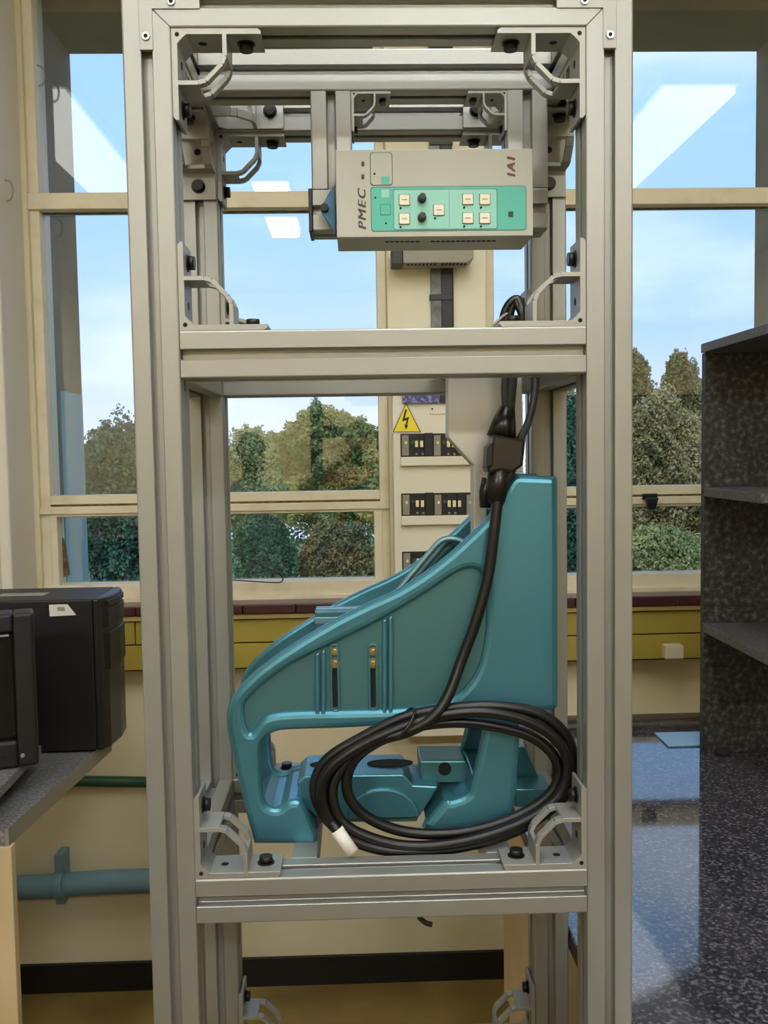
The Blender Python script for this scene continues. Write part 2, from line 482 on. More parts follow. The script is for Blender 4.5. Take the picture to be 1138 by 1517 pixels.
# ------------------------------------------------------------------ outdoors
GZ = -4.0
b = MB(); b.box((-40, 3.6, GZ - .2), (40, 60, GZ)); struct(b.build('ground_outside', M['grass']))


def leaf_mat(name, c1, c2):
    mt = mat(name, c1, .7, noise=(1.6, c2, .38, .62), spec=.25)
    return mt


LM = dict(brownish=leaf_mat('veiled_leaves', (140, 134, 88), (176, 160, 112)), dark=leaf_mat('dark_leaves', (56, 92, 68), (92, 118, 76)), mid=leaf_mat('mid_leaves', (104, 124, 68), (150, 150, 82)),  # brownish: warm reflection in the window mixed into the leaf colour
          teal=leaf_mat('bluish_leaves', (54, 92, 78), (86, 122, 92)), pale=leaf_mat('pale_leaves', (130, 142, 90), (168, 170, 112)),
          olive=leaf_mat('olive_leaves', (108, 112, 72), (146, 136, 92)))
rng = np.random.default_rng(11)


def crown_mesh(name, blobs, n, size, material, org):
    """leaf quads over the surface and inside of several blobs: (cx, cy, cz, rx, ry, rz)"""
    tot = sum(bx[3] * bx[5] for bx in blobs); V = []
    for cx, cy, cz_, rx, ry, rz in blobs:
        k = int(n * rx * rz / tot)
        d = rng.normal(size=(k, 3)); d /= np.linalg.norm(d, axis=1)[:, None]
        lump = 1 + .22 * np.sin(d[:, 0] * 7 + cx * 3) * np.cos(d[:, 2] * 8 + cz_) + .12 * np.sin(d[:, 1] * 13 + d[:, 2] * 11)
        rad = (rng.random(k) ** .35) * lump
        c = d * rad[:, None] * np.array([rx, ry, rz]) + np.array([cx, cy, cz_])
        a = rng.normal(size=(k, 3)); a /= np.linalg.norm(a, axis=1)[:, None]
        t = rng.normal(size=(k, 3)); t -= (t * a).sum(1)[:, None] * a; t /= np.linalg.norm(t, axis=1)[:, None]
        s = size * (.6 + .8 * rng.random(k))[:, None]
        V.append(np.stack([c - a * s, c + t * s * .5, c + a * s, c - t * s * .5], 1))
    V = np.concatenate(V).reshape(-1, 3) - np.array(org)
    me = bpy.data.meshes.new(name); k = len(V) // 4
    me.vertices.add(len(V)); me.vertices.foreach_set('co', V.ravel().astype(np.float32))
    me.loops.add(4 * k); me.loops.foreach_set('vertex_index', np.arange(4 * k))
    me.polygons.add(k); me.polygons.foreach_set('loop_start', np.arange(k) * 4)
    me.materials.append(material); me.update(calc_edges=True)
    return me


def tree(label, Y, px0, px1, py0, py1, lm, n=5000, size=.11,  group=None, name='tree', lumps=11, cat='tree'):
    """a tree whose crown spans the given pixels at distance Y"""
    a, c = P(px0, py0, Y), P(px1, py1, Y)
    cx, wz = (a.x + c.x) / 2, abs(c.x - a.x) / 2
    top, bot = a.z, c.z
    base = Vector((cx, Y, GZ)); r = empty(name, base)
    hz = (top - bot) / 2
    bl = [(cx, Y, (top + bot) / 2, wz * .72, wz * .6, hz * .8)]
    for i in range(lumps):
        t = 2 * math.pi * i / lumps + random.random()
        bl.append((cx + wz * .58 * math.cos(t), Y + wz * .3 * math.sin(t * 1.7), (top + bot) / 2 + hz * .6 * math.sin(t), wz * random.uniform(.28, .46), wz * .4, hz * random.uniform(.26, .42)))
    o = bpy.data.objects.new('crown', crown_mesh('crown', bl, n * 11, size * .25, lm, base)); col.objects.link(o); o.parent = r
    t = MB(); h = (top + bot) / 2
    t.tube(spline([(cx, Y, GZ - .05), (cx + .1, Y, (GZ + h) / 2), (cx - .05, Y, h), (cx + .05, Y, top - hz * .3)], 5), [.2 - .16 * i / 15 for i in range(16)], 10)
    for k in range(5):
        s = random.uniform(-1, 1); t.tube(spline([(cx, Y, h - hz * .6), (cx + s * wz * .4, Y + .1, h), (cx + s * wz * .7, Y + .15, h + hz * .4)], 4), .045, 6)
    t.build('trunk', M['bark'], r)
    tag(r, label, cat, group)
    return r


# ------------------------------------------------------------------ the aluminium frame
S = .045
YF, YR = .905, 1.19
XL, XR = -.1643, .22203
ZT, ZM, ZB = 1.84369, 1.56647 - S, 1.03418 - S      # undersides of top, middle, bottom beams


def section():
    h, o, c, lip, d = 22.5, 5.0, 8.2, 3.0, 10.5
    side = [(-h + 1.2, h), (-o, h), (-o, h - lip), (-c, h - lip), (-c, h - lip - 2.2), (-o + .4, h - d), (o - .4, h - d), (c, h - lip - 2.2), (c, h - lip), (o, h - lip), (o, h), (h - 1.2, h)]
    pts = []
    for k in range(4):
        for a, b_ in side:
            for _ in range(k): a, b_ = b_, -a
            pts.append((a / 1000, b_ / 1000))
    return pts


SEC = section()


def extrusion(axis, c, t0, t1, e0=None, e1=None):
    """slotted profile along axis, centred on c (the two other coordinates); e0/e1(a, b) shift the end faces for mitres"""
    b = MB(); n = len(SEC); vs = []
    for t, e_ in ((t0, e0), (t1, e1)):
        for a, bb in SEC:
            tt = t + (e_(a, bb) if e_ else 0)
            if axis == 'z': vs.append((c[0] + a, c[1] + bb, tt))
            elif axis == 'x': vs.append((tt, c[0] + a, c[1] + bb))
            else: vs.append((c[0] + a, tt, c[1] + bb))
    fwd = tuple(range(n))
    fs = [(i, (i + 1) % n, n + (i + 1) % n, n + i) for i in range(n)] + [fwd[::-1], tuple(n + i for i in range(n))]
    b.add(vs, fs)
    return b


def fix(o):
    bm_ = bmesh.new(); bm_.from_mesh(o.data); bmesh.ops.recalc_face_normals(bm_, faces=bm_.faces); bm_.to_mesh(o.data); bm_.free()
    return o


frame = empty('equipment_frame', ((XL + XR) / 2, (YF + YR + S) / 2, FLOOR))
tag(frame, 'tall open equipment frame of slotted silver aluminium profile standing on the floor', 'frame')
xcl, xcr = XL - S / 2, XR + S / 2
ycf, ycr = YF + S / 2, YR + S / 2


def pr(name, axis, c, t0, t1, e0=None, e1=None, parent=None):
    return fix(extrusion(axis, c, t0, t1, e0, e1).build(name, M['alu'], parent or frame, bevel=.0006, seg=1))


pr('post', 'z', (xcl, ycf), FLOOR, ZT + S / 2, None, lambda a, bb: -a)
pr('post', 'z', (xcr, ycf), FLOOR, ZT + S / 2, None, lambda a, bb: a)
pr('post', 'z', (xcl, ycr), FLOOR, ZT + S); pr('post', 'z', (xcr, ycr), FLOOR, ZT + S)
# front beams: mitred top, plain middle and bottom
pr('top_beam', 'x', (ycf, ZT + S / 2), XL - S / 2, XR + S / 2, lambda a, bb: -bb + .0002, lambda a, bb: bb - .0002)
for z in (ZM, ZB): pr('beam', 'x', (ycf, z + S / 2), XL, XR)
LOWZ = P(370, 1490, 1.16).z - .082 - S
for z in (ZT, ZM, ZB, LOWZ): pr('beam', 'x', (ycr, z + S / 2), XL, XR)
for x_ in (xcl, xcr):
    for z in (ZT, ZM, ZB): pr('side_beam', 'y', (x_, z + S / 2), YF + S, YR)
# hanging sub-frame that carries the controller
YM = 1.06; ycm = YM + S / 2
pr('cross_beam', 'x', (ycm, ZT + S / 2), XL, XR)
xu1 = P(491, 200, YM).x; xu2 = P(782, 200, YM).x
zc1 = P(640, 279, YM).z; zc0 = zc1 - S
for x_ in (xu1, xu2): pr('upright', 'z', (x_, ycm), zc1, ZT)
pr('cross_beam', 'x', (ycm, zc0 + S / 2), P(463, 300, YM).x, P(812, 300, YM).x)
b = MB(); b.box((P(457, 300, YM).x, YM - .001, zc0 - .001), (P(463, 300, YM).x, YM + S + .001, zc1 + .001)); tag(b.build('end_cap', M['black'], frame, bevel=.001), 'black plastic end cap')
# mounting bars under the casting, front to back
xb1, xb2 = P(453, 1270, .97).x, P(735, 1262, .97).x
for x_ in (xb1, xb2):
    b = MB(); b.box((x_ - .013, YF + S, ZB + S - .03), (x_ + .013, YR, ZB + S)); b.build('mounting_bar', M['alu'], frame, bevel=.001)

# corner plates with screws at the mitres
for sx, xc in ((-1, xcl), (1, xcr)):
    zc = ZT + S / 2
    b = MB()
    w = .0063
    b.prism([(xc + sx * w, zc + w), (xc - sx * .05, zc + w), (xc - sx * .05, zc - w), (xc - sx * w, zc - w), (xc - sx * w, zc - .043), (xc + sx * w, zc - .043)], YF - .0012, YF + .004)
    p_ = b.build('corner_plate', M['cast'], frame, bevel=.0005)
    for dx, dz in ((-sx * .024, .0), (0, -.031)):
        s_ = MB(); c_ = Vector((xc + dx, YF - .0012, zc + dz)); s_.cyl(c_, c_ + Vector((0, -.0016, 0)), .0042, .0036, 16); s_.build('screw', M['steel'], p_)
        s_ = MB(); s_.cyl(c_ + Vector((0, -.0014, 0)), c_ + Vector((0, -.0018, 0)), .002, .002, 6, False); s_.build('screw_socket', M['hole'], p_)

# corner brackets ------------------------------------------------
BD = .021   # half depth


def bracket_mesh():
    b = MB(); q = .001
    L = [(0, 0), (80, 0), (83, 2.5), (83, 5.5), (14, 5.5), (11, 8), (8, 11), (5.5, 14), (5.5, 83), (2.5, 83), (0, 80)]
    b.prism([(x * q, z * q) for x, z in L], -BD, BD)
    t = 4.2

    def seg(p0, p1, y0, y1):
        (x0, z0), (x1, z1) = p0, p1; l = math.hypot(x1 - x0, z1 - z0); nx, nz = -(z1 - z0) / l * t / 2, (x1 - x0) / l * t / 2
        b.prism([((x0 + nx) * q, (z0 + nz) * q), ((x1 + nx) * q, (z1 + nz) * q), ((x1 - nx) * q, (z1 - nz) * q), ((x0 - nx) * q, (z0 - nz) * q)], y0, y1)
    A = [(5, 49), (24, 49), (31, 47), (46, 32), (49, 25), (49, 5)]
    for i in range(5):
        if 1 <= i <= 3:
            seg(A[i], A[i + 1], -BD, -.0115); seg(A[i], A[i + 1], .0115, BD)
        else: seg(A[i], A[i + 1], -BD, BD)
    b.use(1)
    for s in (-1, 1): b.cyl((.0055, s * (BD - .0005), .0055), (.0055, s * (BD + .0002), .0055), .0022, .0022, 14)
    b.cyl((.026, 0, .0052), (.026, 0, .0057), .004, .004, 16); b.cyl((.0052, 0, .026), (.0057, 0, .026), .004, .004, 16)
    return b.mesh('bracket', [M['cast'], M['hole']])


def bolt_mesh():
    b = MB(); b.cyl((0, 0, 0), (0, 0, .0012), .0085, .0085, 20); b.cyl((0, 0, .001), (0, 0, .0072), .0068, .0064, 20)
    return b.mesh('bolt', M['black_bolt'])


BR, BO = bracket_mesh(), bolt_mesh()
Mz2x = Matrix(((0, 0, 1, 0), (0, 1, 0, 0), (-1, 0, 0, 0), (0, 0, 0, 1)))


def bracket(corner, u, v, scale=1.0):
    u, v = Vector(u), Vector(v); w_ = v.cross(u)
    mt = Matrix.Identity(4)
    for i in range(3): mt[i][0], mt[i][1], mt[i][2] = u[i] * scale, w_[i], v[i] * scale
    mt.translation = Vector(corner) - ORG[frame.name]
    o = bpy.data.objects.new('corner_bracket', BR); col.objects.link(o); o.parent = frame; o.matrix_basis = mt
    if len(o.modifiers) == 0:
        bv = o.modifiers.new('edge', 'BEVEL'); bv.width = .0008; bv.segments = 1; bv.limit_method = 'ANGLE'
    for mm in (Matrix.Translation((.067, 0, .0055)), Matrix.Translation((.0055, 0, .067)) @ Mz2x):
        k = bpy.data.objects.new('bolt', BO); col.objects.link(k); k.parent = o; k.matrix_basis = mm
    return o


X_, Z_, Y_ = Vector((1, 0, 0)), Vector((0, 0, 1)), Vector((0, 1, 0))
for y in (ycf, ycr):
    for x_, s in ((XL, 1), (XR, -1)):
        bracket((x_, y, ZT), s * X_, -Z_); bracket((x_, y, ZM + S), s * X_, Z_); bracket((x_, y, ZB + S), s * X_, Z_)
for x_, s in ((XL, 1), (XR, -1)):
    bracket((x_, ycr - .005, LOWZ + S), s * X_, Z_)
    xc = x_ - s * S / 2
    bracket((xc, YR, ZT), -Y_, -Z_)                       # side beam to rear post
    bracket((xc, YF + S, ZT), Y_, -Z_)                    # side beam to front post
    bracket((x_, YR, ZT + S / 2), s * X_, -Y_)            # side beam to rear beam
bracket((xu1 + S / 2, ycm, ZT), X_, -Z_, .52)
bracket((xu2 - S / 2, ycm, ZT), -X_, -Z_, .52)

# ------------------------------------------------------------------ controller on the upper cross beam
YC = YM - .07
a0, a1 = P(497, 222, YC), P(790, 349, YC)
cx0, cx1, cz1, cz0 = a0.x, a1.x, a0.z, a1.z
ctl = empty('controller', ((cx0 + cx1) / 2, YC + .035, cz0))
tag(ctl, 'grey industrial controller box with teal button panel and red lettering, mounted in the frame', 'controller')
b = MB(); b.box((cx0, YC, cz0), (cx1, YC + .069, cz1)); b.use(1)
for i in range(22):
    if 7 <= i <= 8: continue
    x = cx0 + .05 + i * (cx1 - cx0 - .09) / 21; b.box((x, YC + .02, cz0 - .0003), (x + .0045, YC + .026, cz0 + .001))
b.build('housing', [M['ctrl'], M['hole']], ctl, bevel=.004, seg=3, angle=60)


def front(b, px0, py0, px1, py1, y0, y1, r=None):
    p, q = xz(px0, py0, YC), xz(px1, py1, YC)
    if r: b.prism(rrect(p[0], p[1], q[0], q[1], r), YC - y1, YC + y0)
    else: b.box((p[0], YC - y1, p[1]), (q[0], YC + y0, q[1]))
    return b


front(MB(), 549, 277, 780, 341, .001, .0004, .003).build('panel_outline', M['outline'], ctl)
tp = front(MB(), 550, 278, 779, 340.3, .001, .0006, .003).build('button_panel', M['teal'], ctl)
front(MB(), 582.5, 281, 737, 339.5, 0, .0009, .002).build('panel_outline', M['outline'], tp)
front(MB(), 583.2, 281.8, 736, 338.7, 0, .0011, .002).build('pale_panel', M['teal_light'], tp)
front(MB(), 665, 283, 666, 337, 0, .0014).build('divider_line', M['outline'], tp)
front(MB(), 563, 303, 579, 319, 0, .0009, .0008).build('key_outline', M['outline'], tp); front(MB(), 563.8, 303.8, 578.2, 318.2, 0, .0011, .0008).build('membrane_key', M['teal'], tp)
for px, py in ((599, 297), (599, 325), (650, 312), (693, 296), (718, 296), (693, 324), (718, 324)):
    front(MB(), px - 8.5, py - 8.5, px + 8.5, py + 8.5, 0, .0014, .0008).build('key_border', M['outline'], tp)
    k = front(MB(), px - 7.6, py - 7.6, px + 7.6, py + 7.6, 0, .003, .001).build('button', M['button'], tp, bevel=.0005)
    q = P(px - 5.5, py + 12, YC); s_ = MB(); s_.cyl(q, q + Vector((0, -.0022, 0)), .0011, .0011, 10); s_.build('indicator_light', M['hole'], tp)
    front(MB(), px - 4, py - .6, px + 4, py + .6, 0, .0033).build('key_legend', M['print_grey'], tp)
for px, py in ((625, 295), (625, 323)):
    q = P(px, py, YC); s_ = MB(); s_.cyl(q, q + Vector((0, -.004, 0)), .0045, .0045, 18); s_.cyl(q + Vector((0, -.004, 0)), q + Vector((0, -.012, 0)), .0038, .0034, 18)
    tag(s_.build('knob', M['black'], tp, bevel=.0004), 'small black dial')
front(MB(), 753, 314, 760, 321, 0, .002, .0006).build('slide_switch', M['black'], tp)
for px in (556,): 
    for py in (293, 331):
        q = P(px if py < 300 else 572, py, YC); s_ = MB(); s_.cyl(q, q + Vector((0, -.0012, 0)), .001, .001, 10); s_.build('indicator_light', M['hole'], tp)
# hinged cover and upper markings
front(MB(), 548, 226, 582, 275, .001, .0003, .003).build('cover_outline', M['outline'], ctl)
cv = front(MB(), 549, 227, 581, 274, .001, .0009, .003).build('small_cover', M['ctrl'], ctl, bevel=.0003)
front(MB(), 565, 262, 577, 273, 0, .0012).build('teal_mark', M['teal'], cv); front(MB(), 565, 281, 577, 293, 0, .001).build('pale_mark', M['teal_light'], tp)
q = P(555, 258, YC); s_ = MB(); s_.cyl(q, q + Vector((0, -.0014, 0)), .0011, .0011, 10); s_.build('indicator_light', M['hole'], cv)
for py in (243, 262):
    s_ = front(MB(), 535.5, py - 3.4, 540, py + 3.4, 0, .001, .0014); s_.build('status_light', M['print_dark'], ctl)


def lettering(s, px, py, size, material, parent, Y, shear=0.0, bold=0.0, name='lettering', stretch=1.0, spacing=1.0):
    """text that reads upwards on a face at distance Y"""
    vs, fs = text_mesh(s, size, shear, bold, spacing=spacing)
    c = P(px, py, Y)
    b = MB()
    for sh_ in ((-bold, -bold / 2, 0, bold / 2, bold) if bold else (0,)): b.add([(c.x - v.y, Y - .0003 - v.z - sh_ * .02, c.z + (v.x + sh_) * stretch) for v in vs], fs)
    return fix(b.build(name, material, parent))


lettering('PMEC', 537, 311, .0115, M['print_dark'], ctl, YC, .25, .00022, stretch=1.25, spacing=1.22)
lettering('IAI', 758, 248, .0118, M['maroon'], ctl, YC, .2, .00035, stretch=1.15, spacing=1.3)
# blue side mount
b = MB(); b.prism([xz(a, c, YC + .05) for a, c in ((497, 272), (490, 282), (476, 305), (476, 314), (497, 347))], YC + .05, YC + .055)
bm_ = b.build('mounting_plate', M['blue_plate'], ctl, bevel=.0008)
q = P(481, 309, YC + .05); b = MB(); b.cyl(q, q + Vector((0, -.007, 0)), .0045, .0042, 16); b.build('bolt', M['black_bolt'], bm_)

# ------------------------------------------------------------------ teal-blue casting
Y0, Y1 = .985, 1.11
OUT = [(826, 706), (770, 704), (757, 712), (728, 760), (700, 790), (665, 822), (630, 849), (590, 874), (540, 897), (500, 917), (460, 940), (420, 965), (385, 990),
       (355, 1018), (341, 1038), (335, 1062), (337, 1090), (346, 1132), (356, 1175), (366, 1215), (376, 1252), (467, 1252), (470, 1240), (462, 1222), (450, 1194), (440, 1187), (426, 1189),
       (414, 1198), (402, 1198), (391, 1188), (387, 1160), (386, 1112), (393, 1095), (408, 1086), (432, 1083), (520, 1080), (600, 1074), (660, 1063), (700, 1062), (716, 1072), (716, 1090),
       (700, 1160), (693, 1178), (672, 1187), (658, 1190), (626, 1229), (640, 1233), (703, 1226), (745, 1212), (763, 1198), (771, 1100), (772, 1056), (822, 1054), (828, 1048), (828, 712)]
SHARP = (0, 1, 20, 21, 45, 46, 50, 51, 52, 53, 54)
outer = smooth2(OUT, Y0, 4, SHARP)
REC = [(361, 1052), (364, 1076), (372, 1086), (386, 1067), (402, 1059), (440, 1055), (540, 1053), (630, 1048), (672, 1034), (702, 1003), (717, 960), (722, 905), (722, 866), (713, 848), (698, 843), (678, 849),
       (640, 874), (600, 899), (560, 922), (520, 942), (470, 966), (430, 986), (390, 1014), (366, 1038)]
rec = smooth2(REC, Y0, 4)
cast = empty('machine_casting', P(580, 1250, 1.045))
tag(cast, 'large teal-blue metallic painted machine casting standing on the lower beams of the frame', 'machine casting')
vs, fs = filled(outer, [rec], Y0, Y0 + .018, .0072)
b = MB(); b.add(vs, fs); side = fix(b.build('front_side_frame', M['blue'], cast))
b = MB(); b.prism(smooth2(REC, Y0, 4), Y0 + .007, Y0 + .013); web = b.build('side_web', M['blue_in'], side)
bx = lambda pts, y0, y1: MB().prism([xz(a, c, Y0) for a, c in pts], y0, y1)
for x_, yt in ((470, 970), (479, 966), (570, 920), (579, 915)):
    bx([(x_ - 3, yt), (x_ + 3, yt - 3), (x_ + 3, 1060), (x_ - 3, 1060)], Y0 + .001, Y0 + .011).build('rib', M['blue'], web, bevel=.0015)
for x_ in (496, 553):
    p, q = xz(x_ - 7.5, 955, Y0), xz(x_ + 7.5, 1056, Y0)
    b = MB(); v2, f2 = filled(rrect(p[0], p[1], q[0], q[1], .004), [rrect(p[0] + .0018, p[1] - .0018, q[0] - .0018, q[1] + .0018, .0026)], Y0 + .003, Y0 + .0072, .0005)
    b.add(v2, f2); pk = fix(b.build('slot_rim', M['blue'], web))
    p, q = xz(x_ - 4, 992, Y0), xz(x_ + 4, 1050, Y0)
    MB().prism(rrect(p[0], p[1], q[0], q[1], .0022), Y0 + .0062, Y0 + .0075).build('slot', M['hole'], web)
    for py, rr in ((966, .0046), (984, .0052)):
        q = P(x_, py, Y0); s_ = MB(); s_.cyl((q.x, Y0 + .0075, q.z), (q.x, Y0 + .004, q.z), rr, rr, 20); s_.cyl((q.x, Y0 + .004, q.z), (q.x, Y0 + .001, q.z), rr * .6, rr * .45, 6, False)
        tag(s_.build('fastener', M['brass'], web), 'brass coloured fastener')
vs, fs = filled(outer, [], Y1 - .014, Y1, .004)
b = MB(); b.add(vs, fs); fix(b.build('rear_side_frame', M['blue'], cast))
# back box between the two sides
b = bx([(822, 711), (772, 709), (760, 716), (734, 760), (734, 1046), (822, 1048)], Y0 + .005, Y1 - .005); b.build('back_box', M['blue'], cast, bevel=.003)
for pts in ([(382, 1248), (464, 1248), (466, 1240), (446, 1195), (438, 1191), (426, 1193), (414, 1202), (402, 1203), (388, 1196), (372, 1215)],
            [(632, 1228), (660, 1194), (674, 1191), (696, 1181), (704, 1160), (758, 1160), (758, 1196), (742, 1208), (703, 1222), (640, 1229)]):
    bx(pts, Y0 + .006, Y1 - .006).build('foot', M['blue'], cast, bevel=.002)
# cradle between the feet
yb0, yb1 = 1.015, 1.085
pb = lambda pts, y0, y1, yr: MB().prism([xz(a, c, yr) for a, c in pts], y0, y1)
b = pb([(440, 1160), (452, 1149), (598, 1147), (612, 1163), (650, 1165), (622, 1210), (470, 1212), (446, 1190)], yb0, yb1, yb0); base = b.build('cradle', M['blue'], cast, bevel=.002)
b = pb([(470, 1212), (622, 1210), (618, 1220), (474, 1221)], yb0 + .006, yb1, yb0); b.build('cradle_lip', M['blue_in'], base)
c = P(568, 1211, yb0); n_ = 20
b = MB(); b.prism([(c.x + .04 * math.cos(math.pi * i / n_), c.z + .0005 + .034 * math.sin(math.pi * i / n_)) for i in range(n_ + 1)], yb0 - .005, yb0 + .002); b.build('half_round_boss', M['blue'], base, bevel=.003, seg=3)
zt_ = P(520, 1147.5, yb0).z
for px in (493, 578):
    x_ = P(px, 1130, 1.05).x; b = MB()
    b.prism_axis([(x_ + .026 * math.cos(2 * math.pi * i / 24), 1.05 + .012 * math.sin(2 * math.pi * i / 24)) for i in range(24)], 'z', zt_ - .001, zt_ + .0008); b.build('oval_slot', M['hole'], base)
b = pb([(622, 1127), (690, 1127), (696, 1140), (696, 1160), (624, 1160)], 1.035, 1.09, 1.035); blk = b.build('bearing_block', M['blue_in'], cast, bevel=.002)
q = P(659, 1139, 1.035); b = MB(); b.cyl(q + Vector((0, .001, 0)), q + Vector((0, -.0006, 0)), .0075, .0075, 20); b.build('bore', M['hole'], blk)
b = pb([(768, 1106), (779, 1106), (806, 1170), (766, 1170)], 1.09, 1.098, 1.09); b.build('gusset', M['blue'], cast, bevel=.001)
b = pb([(764, 1169), (818, 1169), (812, 1196), (764, 1196)], 1.05, 1.1, 1.05); b.build('rear_pad', M['blue'], cast, bevel=.001)
for px in (450,):
    b = MB(); b.box((P(438, 1255, Y0).x, Y0 + .002, ZB + S + .0002), (P(470, 1255, Y0).x, Y1 - .004, P(450, 1250, Y0).z)); b.build('foot_pad', M['alu'], cast, bevel=.001)
b = MB(); b.box((P(690, 1255, Y0).x, Y0 + .002, ZB + S + .0002), (P(748, 1255, Y0).x, Y1 - .004, P(715, 1226, Y0).z)); b.build('foot_pad', M['alu'], cast, bevel=.001)
# rails and ribbed guide seen between the sides
for (xa, ya, xb_, yb_, y) in ((468, 906, 560, 905, 1.075), (466, 920, 560, 919, 1.055)):
    b = MB(); p, q = P(xa, ya, y), P(xb_, yb_, y); b.box((p.x, y, p.z - .004), (q.x, y + .014, p.z + .004)); b.build('cross_rail', M['rail'], cast, bevel=.001)
b = MB(); p, q = P(467, 921, 1.06), P(540, 945, 1.06); b.box((p.x, 1.056, q.z), (q.x, 1.088, p.z + .012)); b.build('rail_block', M['blue_in'], cast, bevel=.001)
for k in range(4):
    y = 1.034 + k * .013
    L = [(578 + 9 * k, 890 + 2 * k), (604 + 8.5 * k, 858 + 2 * k), (634 + 7.5 * k, 822 + 3 * k), (650 + 7 * k, 804 + 3 * k), (664 + 6.5 * k, 798 + 2 * k), (684 + 5 * k, 802 + 2 * k), (704 + 3 * k, 820 + k)]
    b = MB(); b.tube(spline([P(a, c, y) for a, c in L], 5), .0034, 10); b.build('guide_rib', M['rail'], cast)
b = MB(); b.tube(spline([P(a, c, 1.06) for a, c in ((590, 892), (622, 858), (650, 824), (668, 809), (690, 812))], 5), .0075, 10); b.build('guide_core', M['blue_in'], cast)

# ------------------------------------------------------------------ grey support plate behind the casting's front edge
gp = empty('support_plate', P(720, 560, 1.045)); tag(gp, 'pale grey vertical plate with chamfered corner hanging behind the cable connector', 'plate')
b = MB(); b.prism([xz(a, c, 1.03) for a, c in ((664, 535), (752, 535), (752, 700), (722, 706), (722, 812), (702, 812), (702, 690), (664, 648))], 1.03, 1.062); b.build('plate', M['grey_plate'], gp, bevel=.0015)
b = MB(); p, q = xz(716, 535, 1.066), xz(774, 700, 1.066); b.box((p[0], 1.0625, q[1]), (q[0], 1.12, p[1])); b.build('back_channel', M['grey_plate'], gp, bevel=.0015)
b = MB(); p, q = xz(664, 500, 1.03), xz(774, 535, 1.03); b.box((p[0], 1.03, q[1] - .001), (q[0], YR - .001, q[1] + .012)); b.build('top_flange', M['grey_plate'], gp, bevel=.001)

# ------------------------------------------------------------------ cable with connector and coil
YK = .962
cab = empty('coiled_cable', P(650, 1255, YK)); tag(cab, 'thick black cable hanging from a connector and coiled in loops against the blue casting', 'cable')
RC = .0058


def pts(L): return [P(a, c, y) for a, c, y in L]


path = [(738, 735, .975), (733, 780, .973), (724, 850, .972), (707, 915, .970), (685, 975, .968), (664, 1030, .960), (640, 1064, .954), (604, 1084, .955), (565, 1096, .958), (530, 1120, .964), (514, 1152, .966), (520, 1186, .966), (550, 1214, .966), (600, 1232, .966), (665, 1235, .966),
        (735, 1221, .966), (795, 1193, .966), (826, 1158, .966), (822, 1122, .966), (788, 1092, .967), (735, 1076, .967), (675, 1070, .967), (610, 1078, .967), (545, 1106, .967), (505, 1140, .965), (492, 1175, .962), (505, 1215, .960), (545, 1240, .958), (610, 1254, .957),
        (690, 1246, .956), (770, 1220, .956), (825, 1182, .956), (842, 1140, .956), (830, 1102, .956), (790, 1072, .957), (730, 1056, .957), (665, 1058, .957), (600, 1076, .957), (530, 1108, .957), (486, 1142, .956), (476, 1180, .956), (492, 1220, .957), (530, 1248, .957), (590, 1261, .957),
        (680, 1255, .958), (770, 1228, .960), (835, 1180, .961), (850, 1130, .962), (836, 1086, .962), (795, 1056, .962), (730, 1046, .962), (665, 1050, .963), (600, 1062, .965), (530, 1096, .967), (482, 1128, .967), (466, 1168, .966), (478, 1205, .963), (490, 1219, .957), (499, 1229, .9515), (507, 1241, .950)]
b = MB(); b.tube(spline(pts(path), 7), RC, 12); b.build('cable', M['cable'], cab)
b = MB(); b.tube(pts([(499, 1229, .9515), (511, 1247, .949), (523, 1263, .946)]), RC + .0012, 14); tag(b.build('label_sleeve', M['label_white'], cab), 'white label sleeve near the cable end')
p = P(598, 1072, .958); b = MB(); b.tube([p + Vector((.0115 * math.sin(t), .014 * math.cos(t), .0145 * math.sin(t + .3))) for t in [2 * math.pi * i / 20 for i in range(20)]], .0016, 6, True); b.build('cable_tie', M['black'], cab)
# connector body, boots and leads
b = MB(); b.prism([xz(a, c, .985) for a, c in ((729, 643), (776, 652), (772, 690), (757, 700), (738, 697), (722, 702), (719, 692), (726, 668))], .972, 1.012); conn = b.build('connector', M['boot'], cab, bevel=.003)
b = MB(); b.prism([xz(a, c, .985) for a, c in ((719, 662), (728, 655), (728, 690), (718, 694))], .97, 1.0); b.build('latch_lever', M['black'], conn, bevel=.002)
b = MB(); b.tube(pts([(752, 603, .992), (747, 625, .992), (743, 648, .992)]), [.008, .0125, .016], 16); b.build('strain_relief', M['boot'], cab)
b = MB(); b.tube(pts([(744, 690, .99), (738, 715, .982), (735, 745, .976)]), [.016, .0125, .0085], 16); b.build('strain_relief', M['boot'], cab)
b = MB(); b.tube(pts([(722, 708, 1.0), (720, 728, 1.0), (719, 752, 1.0)]), [.006, .0075, .006], 14); b.build('plug', M['boot'], cab)
for L, r in (([(751, 540, 1.0), (748, 575, .998), (750, 612, .993)], .0042), ([(762, 540, 1.0), (758, 575, .998), (755, 612, .993)], .0055), ([(794, 545, 1.03), (792, 585, 1.02), (783, 625, 1.005), (768, 655, .995)], .0042)):
    b = MB(); b.tube(spline(pts(L), 6), r, 10); b.build('lead', M['wire'], cab)
for k, (dx, r) in enumerate(((0, .0046), (7, .0042), (15, .0046))):
    L = [(748 + dx, 540, 1.0), (746 + dx * .9, 500, .998), (746 + dx * .6, 470, .996), (755 + dx * .5, 450 - k * 2, .994), (768, 444 + dx * .6, .992), (774, 470, .99), (770, 510, .995), (764, 545, 1.0)]
    b = MB(); b.tube(spline(pts(L), 6), r, 10); b.build('lead', M['boot'], cab)
